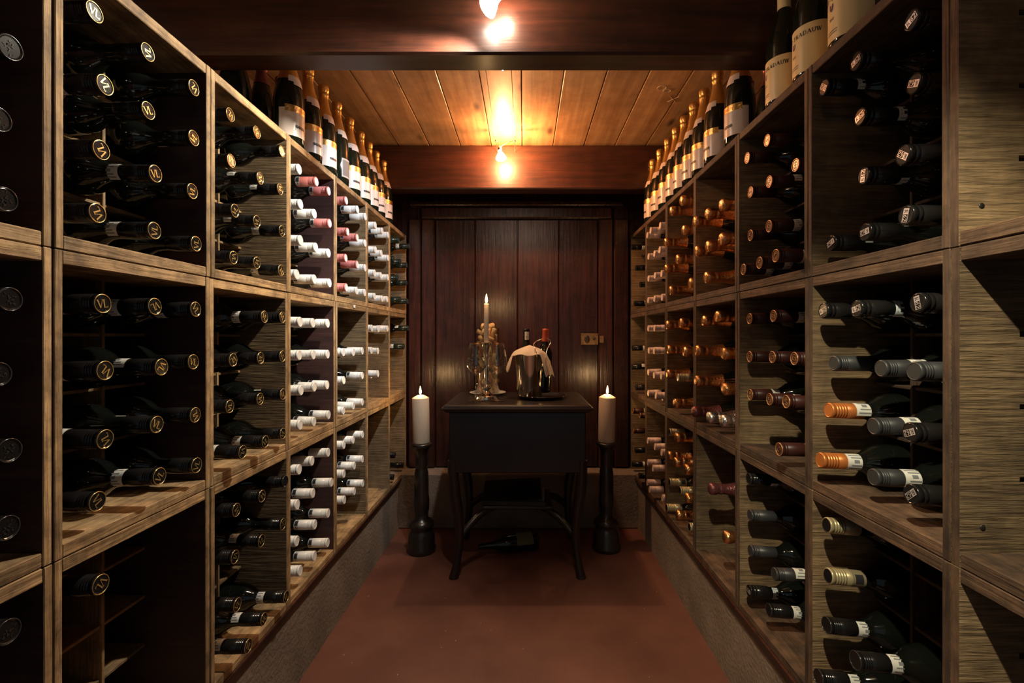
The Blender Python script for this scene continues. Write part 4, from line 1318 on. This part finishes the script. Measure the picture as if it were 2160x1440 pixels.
for i in range(NT + 1):
    a = -195 + 202 * i / NT
    ra = math.radians(a)
    hg = hang_at(a)
    for j in range(NR + 1):
        if j <= 6:
            v_ = j / 6
            rr_ = 0.079 * v_
            zz_ = HB + 0.004 + 0.034 * (1 - v_) ** 0.8 + 0.003 * math.sin(a * 0.11) * v_
        else:
            v_ = (j - 6) / 6
            rr_ = 0.079 + (0.012 + 0.22 * hg) * math.sin(v_ * 1.3) + 0.005 * math.sin(a * 0.3) * v_ * min(1, hg * 14)
            zz_ = HB + 0.003 - hg * v_
        nv.append((rr_ * math.cos(ra), rr_ * math.sin(ra), zz_))
W_ = NR + 1
for i in range(NT):
    for j in range(NR):
        nf.append((i * W_ + j, i * W_ + j + 1, (i + 1) * W_ + j + 1, (i + 1) * W_ + j))
nk = link('napkin', MB().add(nv, nf, True).mesh('napkin', LINEN), None, (BX, BY, ZT + 0.0045))
tag(nk, 'beige linen napkin draped over the silver ice bucket', 'napkin')
so = nk.modifiers.new('thickness', 'SOLIDIFY')
so.thickness = 0.0016
sbm = nk.modifiers.new('smooth', 'SUBSURF')
sbm.levels = sbm.render_levels = 1

wb1 = thing('wine_bottle', 'dark wine bottle with white neck label behind the ice bucket', 'bottle', (px(1110, 700, 6.92).x, BY + 0.034, ZT + 0.026))
link('glass_body', M['burg'], wb1)
link('capsule', MB().lathe([(0.0156, 0.235), (0.0150, 0.250), (0.0148, 0.285), (0.0156, 0.289), (0.0156, 0.298), (0.0, 0.299)], 20, cap0=False).mesh('capsule', BLACKCAP), wb1)
link('neck_label', neck_label('neck_label', PAPER, 0.246, 0.284, 0.7, [(0.25, 0.15, 0.75, 0.45, 1), (0.4, 0.2, 0.6, 0.4, 0)], r=0.0160), wb1, (0, 0, 0), (0, 0, -PI / 2 + 0.25))
wb2 = thing('wine_bottle', 'wine bottle with red capsule in the silver ice bucket', 'bottle', (px(1149, 700, 6.85).x - 0.012, BY + 0.022, ZT + 0.024), 0)
wb2.rotation_euler = (0, math.radians(3), 0)
link('glass_body', M['glass'], wb2)
link('capsule', MB().lathe([(0.0160, 0.240), (0.0152, 0.252), (0.0150, 0.288), (0.0157, 0.291), (0.0157, 0.300), (0.0, 0.301)], 20, cap0=False).mesh('capsule', mat('red_capsule', (0.42, 0.07, 0.03), 0.35)), wb2)

# ------------------------------------------------------------------ pillar candles on turned stands
KP = U * 6.87 / F
stand_p = [(0.0, 0), (30, 0), (30.5, 8), (28, 14), (27.5, 34), (24, 44), (21, 48), (26, 54), (27, 60), (22, 66), (15, 70), (14, 80), (16, 90), (16.5, 110), (15, 122), (15, 145), (14.5, 168), (13, 174), (12, 180), (13.5, 186), (12.5, 196), (14, 214), (19, 222), (21.5, 226), (22, 230), (20, 232), (0.0, 231)]
for (xp, zz, hh, nm) in ((889, 6.88, 1.572, 'left'), (1279, 6.95, 1.572, 'right')):
    q = px(xp, 1000, zz)
    sc = hh * U / 232.0
    me = MB().lathe([(r * KP, z * sc) for r, z in stand_p], 32, cap0=False, cap1=False).mesh('candle_stand', EBONY)
    tag(link('candle_stand', me, None, (q.x, zz * U, 0.0)), 'tall turned black wooden candle stand %s of the table' % nm, 'candle stand', 'turned candle stands')
    pc = thing('pillar_candle', 'lit thick ivory pillar candle on the black stand %s of the table' % nm, 'candle', (q.x, zz * U, hh * U + 0.001), 0, 'pillar candles')
    hcand = 0.70 * U
    pc.rotation_euler = (0, math.radians(-1.2 if nm == 'left' else 1.2), 0)
    link('wax', MB().lathe([(0.0, 0.0), (0.039, 0.0), (0.0405, 0.003), (0.0405, hcand - 0.018), (0.0395, hcand - 0.015), (0.015, hcand - 0.002), (0.006, hcand - 0.001), (0.0, hcand - 0.003)], 36, cap0=False, cap1=False).mesh('wax', WAX), pc)
    flame(pc, hcand - 0.003, 0.95)

# ------------------------------------------------------------------ cable lamps
for i, xk in enumerate((-0.40, -0.13)):
    tag(link('lamp_cable', MB().tube([(xk * U, Y0 + 0.02, CEIL - 0.045), (xk * U, 3.0 * U, CEIL - 0.050), (xk * U, 7.16 * U, CEIL - 0.045)], 0.0014, 6).mesh('lamp_cable', STEEL)),
        '%s thin steel lamp cable running under the ceiling' % ('left' if i == 0 else 'right'), 'cable', 'lamp cables')
for nm, L_ in LAMP.items():
    bp_ = Vector((L_['p'][0] * U, L_['p'][1] * U, CAMH + L_['p'][2] * U))
    aim = Vector((L_['aim'][0] * U, L_['aim'][1] * U, CAMH + L_['aim'][2] * U))
    d = (aim - bp_).normalized()
    lab = {'near': 'bright white bulb of the cable lamp before the near beam', 'far': 'glowing cable lamp hanging before the far beam', 'mid': 'cable lamp hidden just behind the near beam', 'rear': 'cable lamp hanging above the camera'}[nm]
    t = thing('cable_lamp', lab, 'lamp', bp_, 0, 'cable lamps')
    bm_ = mat('lamp_glow_' + nm, (1, 1, 1), 0.3, emit=L_['col'], estr=L_['glow'])
    q = Vector((0, 0, -1)).rotation_difference(d)
    r_ = link('reflector', MB().lathe([(0.0, 0.030), (0.007, 0.030), (0.009, 0.018), (0.016, 0.006), (0.0235, -0.010), (0.0250, -0.014), (0.0, -0.013)], 24, cap0=False, cap1=False).mesh('reflector', bm_), t)
    r_.rotation_mode = 'QUATERNION'
    r_.rotation_quaternion = q
    back = q @ Vector((0, 0, 0.032))
    sock = link('socket', MB().lathe([(0.0, 0.028), (0.0085, 0.028), (0.0085, 0.046), (0.006, 0.050), (0.0, 0.050)], 16, cap0=False, cap1=False).mesh('socket', STEEL), t)
    sock.rotation_mode = 'QUATERNION'
    sock.rotation_quaternion = q
    for xk in (-0.40, -0.13):
        top = Vector((xk * U - bp_.x, 0, CEIL - 0.047 - bp_.z))
        link('rod', MB().tube([top, top * 0.55 + back * 0.45 + Vector((0, 0, 0.012)), q @ Vector((0, 0, 0.045))], 0.0016, 6).mesh('rod', STEEL), t)
        link('clamp', MB().lathe([(0.0, -0.006), (0.004, -0.006), (0.005, 0), (0.004, 0.006), (0.0, 0.006)], 10, cap0=False, cap1=False).mesh('clamp', STEEL), t, top)
    ld = bpy.data.lights.new('spot_light', 'SPOT')
    ld.energy = L_['spot']
    ld.color = L_['col']
    ld.spot_size = math.radians(L_['cone'])
    ld.spot_blend = 0.6
    ld.shadow_soft_size = 0.014
    lo = bpy.data.objects.new('spot_light', ld)
    COL.objects.link(lo)
    lo.parent = t
    lo.location = d * 0.030
    lo.rotation_mode = 'QUATERNION'
    lo.rotation_quaternion = Vector((0, 0, -1)).rotation_difference(d)
    pd = bpy.data.lights.new('leak_light', 'POINT')
    pd.energy = L_['leak']
    pd.color = L_['lcol']
    pd.shadow_soft_size = 0.012
    po = bpy.data.objects.new('leak_light', pd)
    COL.objects.link(po)
    po.parent = t
    po.location = q @ Vector((0.018, 0, 0.034))

# small paper tag stuck on the shelf edge of the left rack
tg = px(746, 646, F * 1.996 / (VX - 746))
tag(link('paper_tag', MB().box(LX + 0.0026, LX + 0.0032, tg.y - 0.010, tg.y + 0.010, tg.z - 0.005, tg.z + 0.006).mesh('paper_tag', PAPER)), 'small white paper tag on the left rack shelf edge', 'tag')
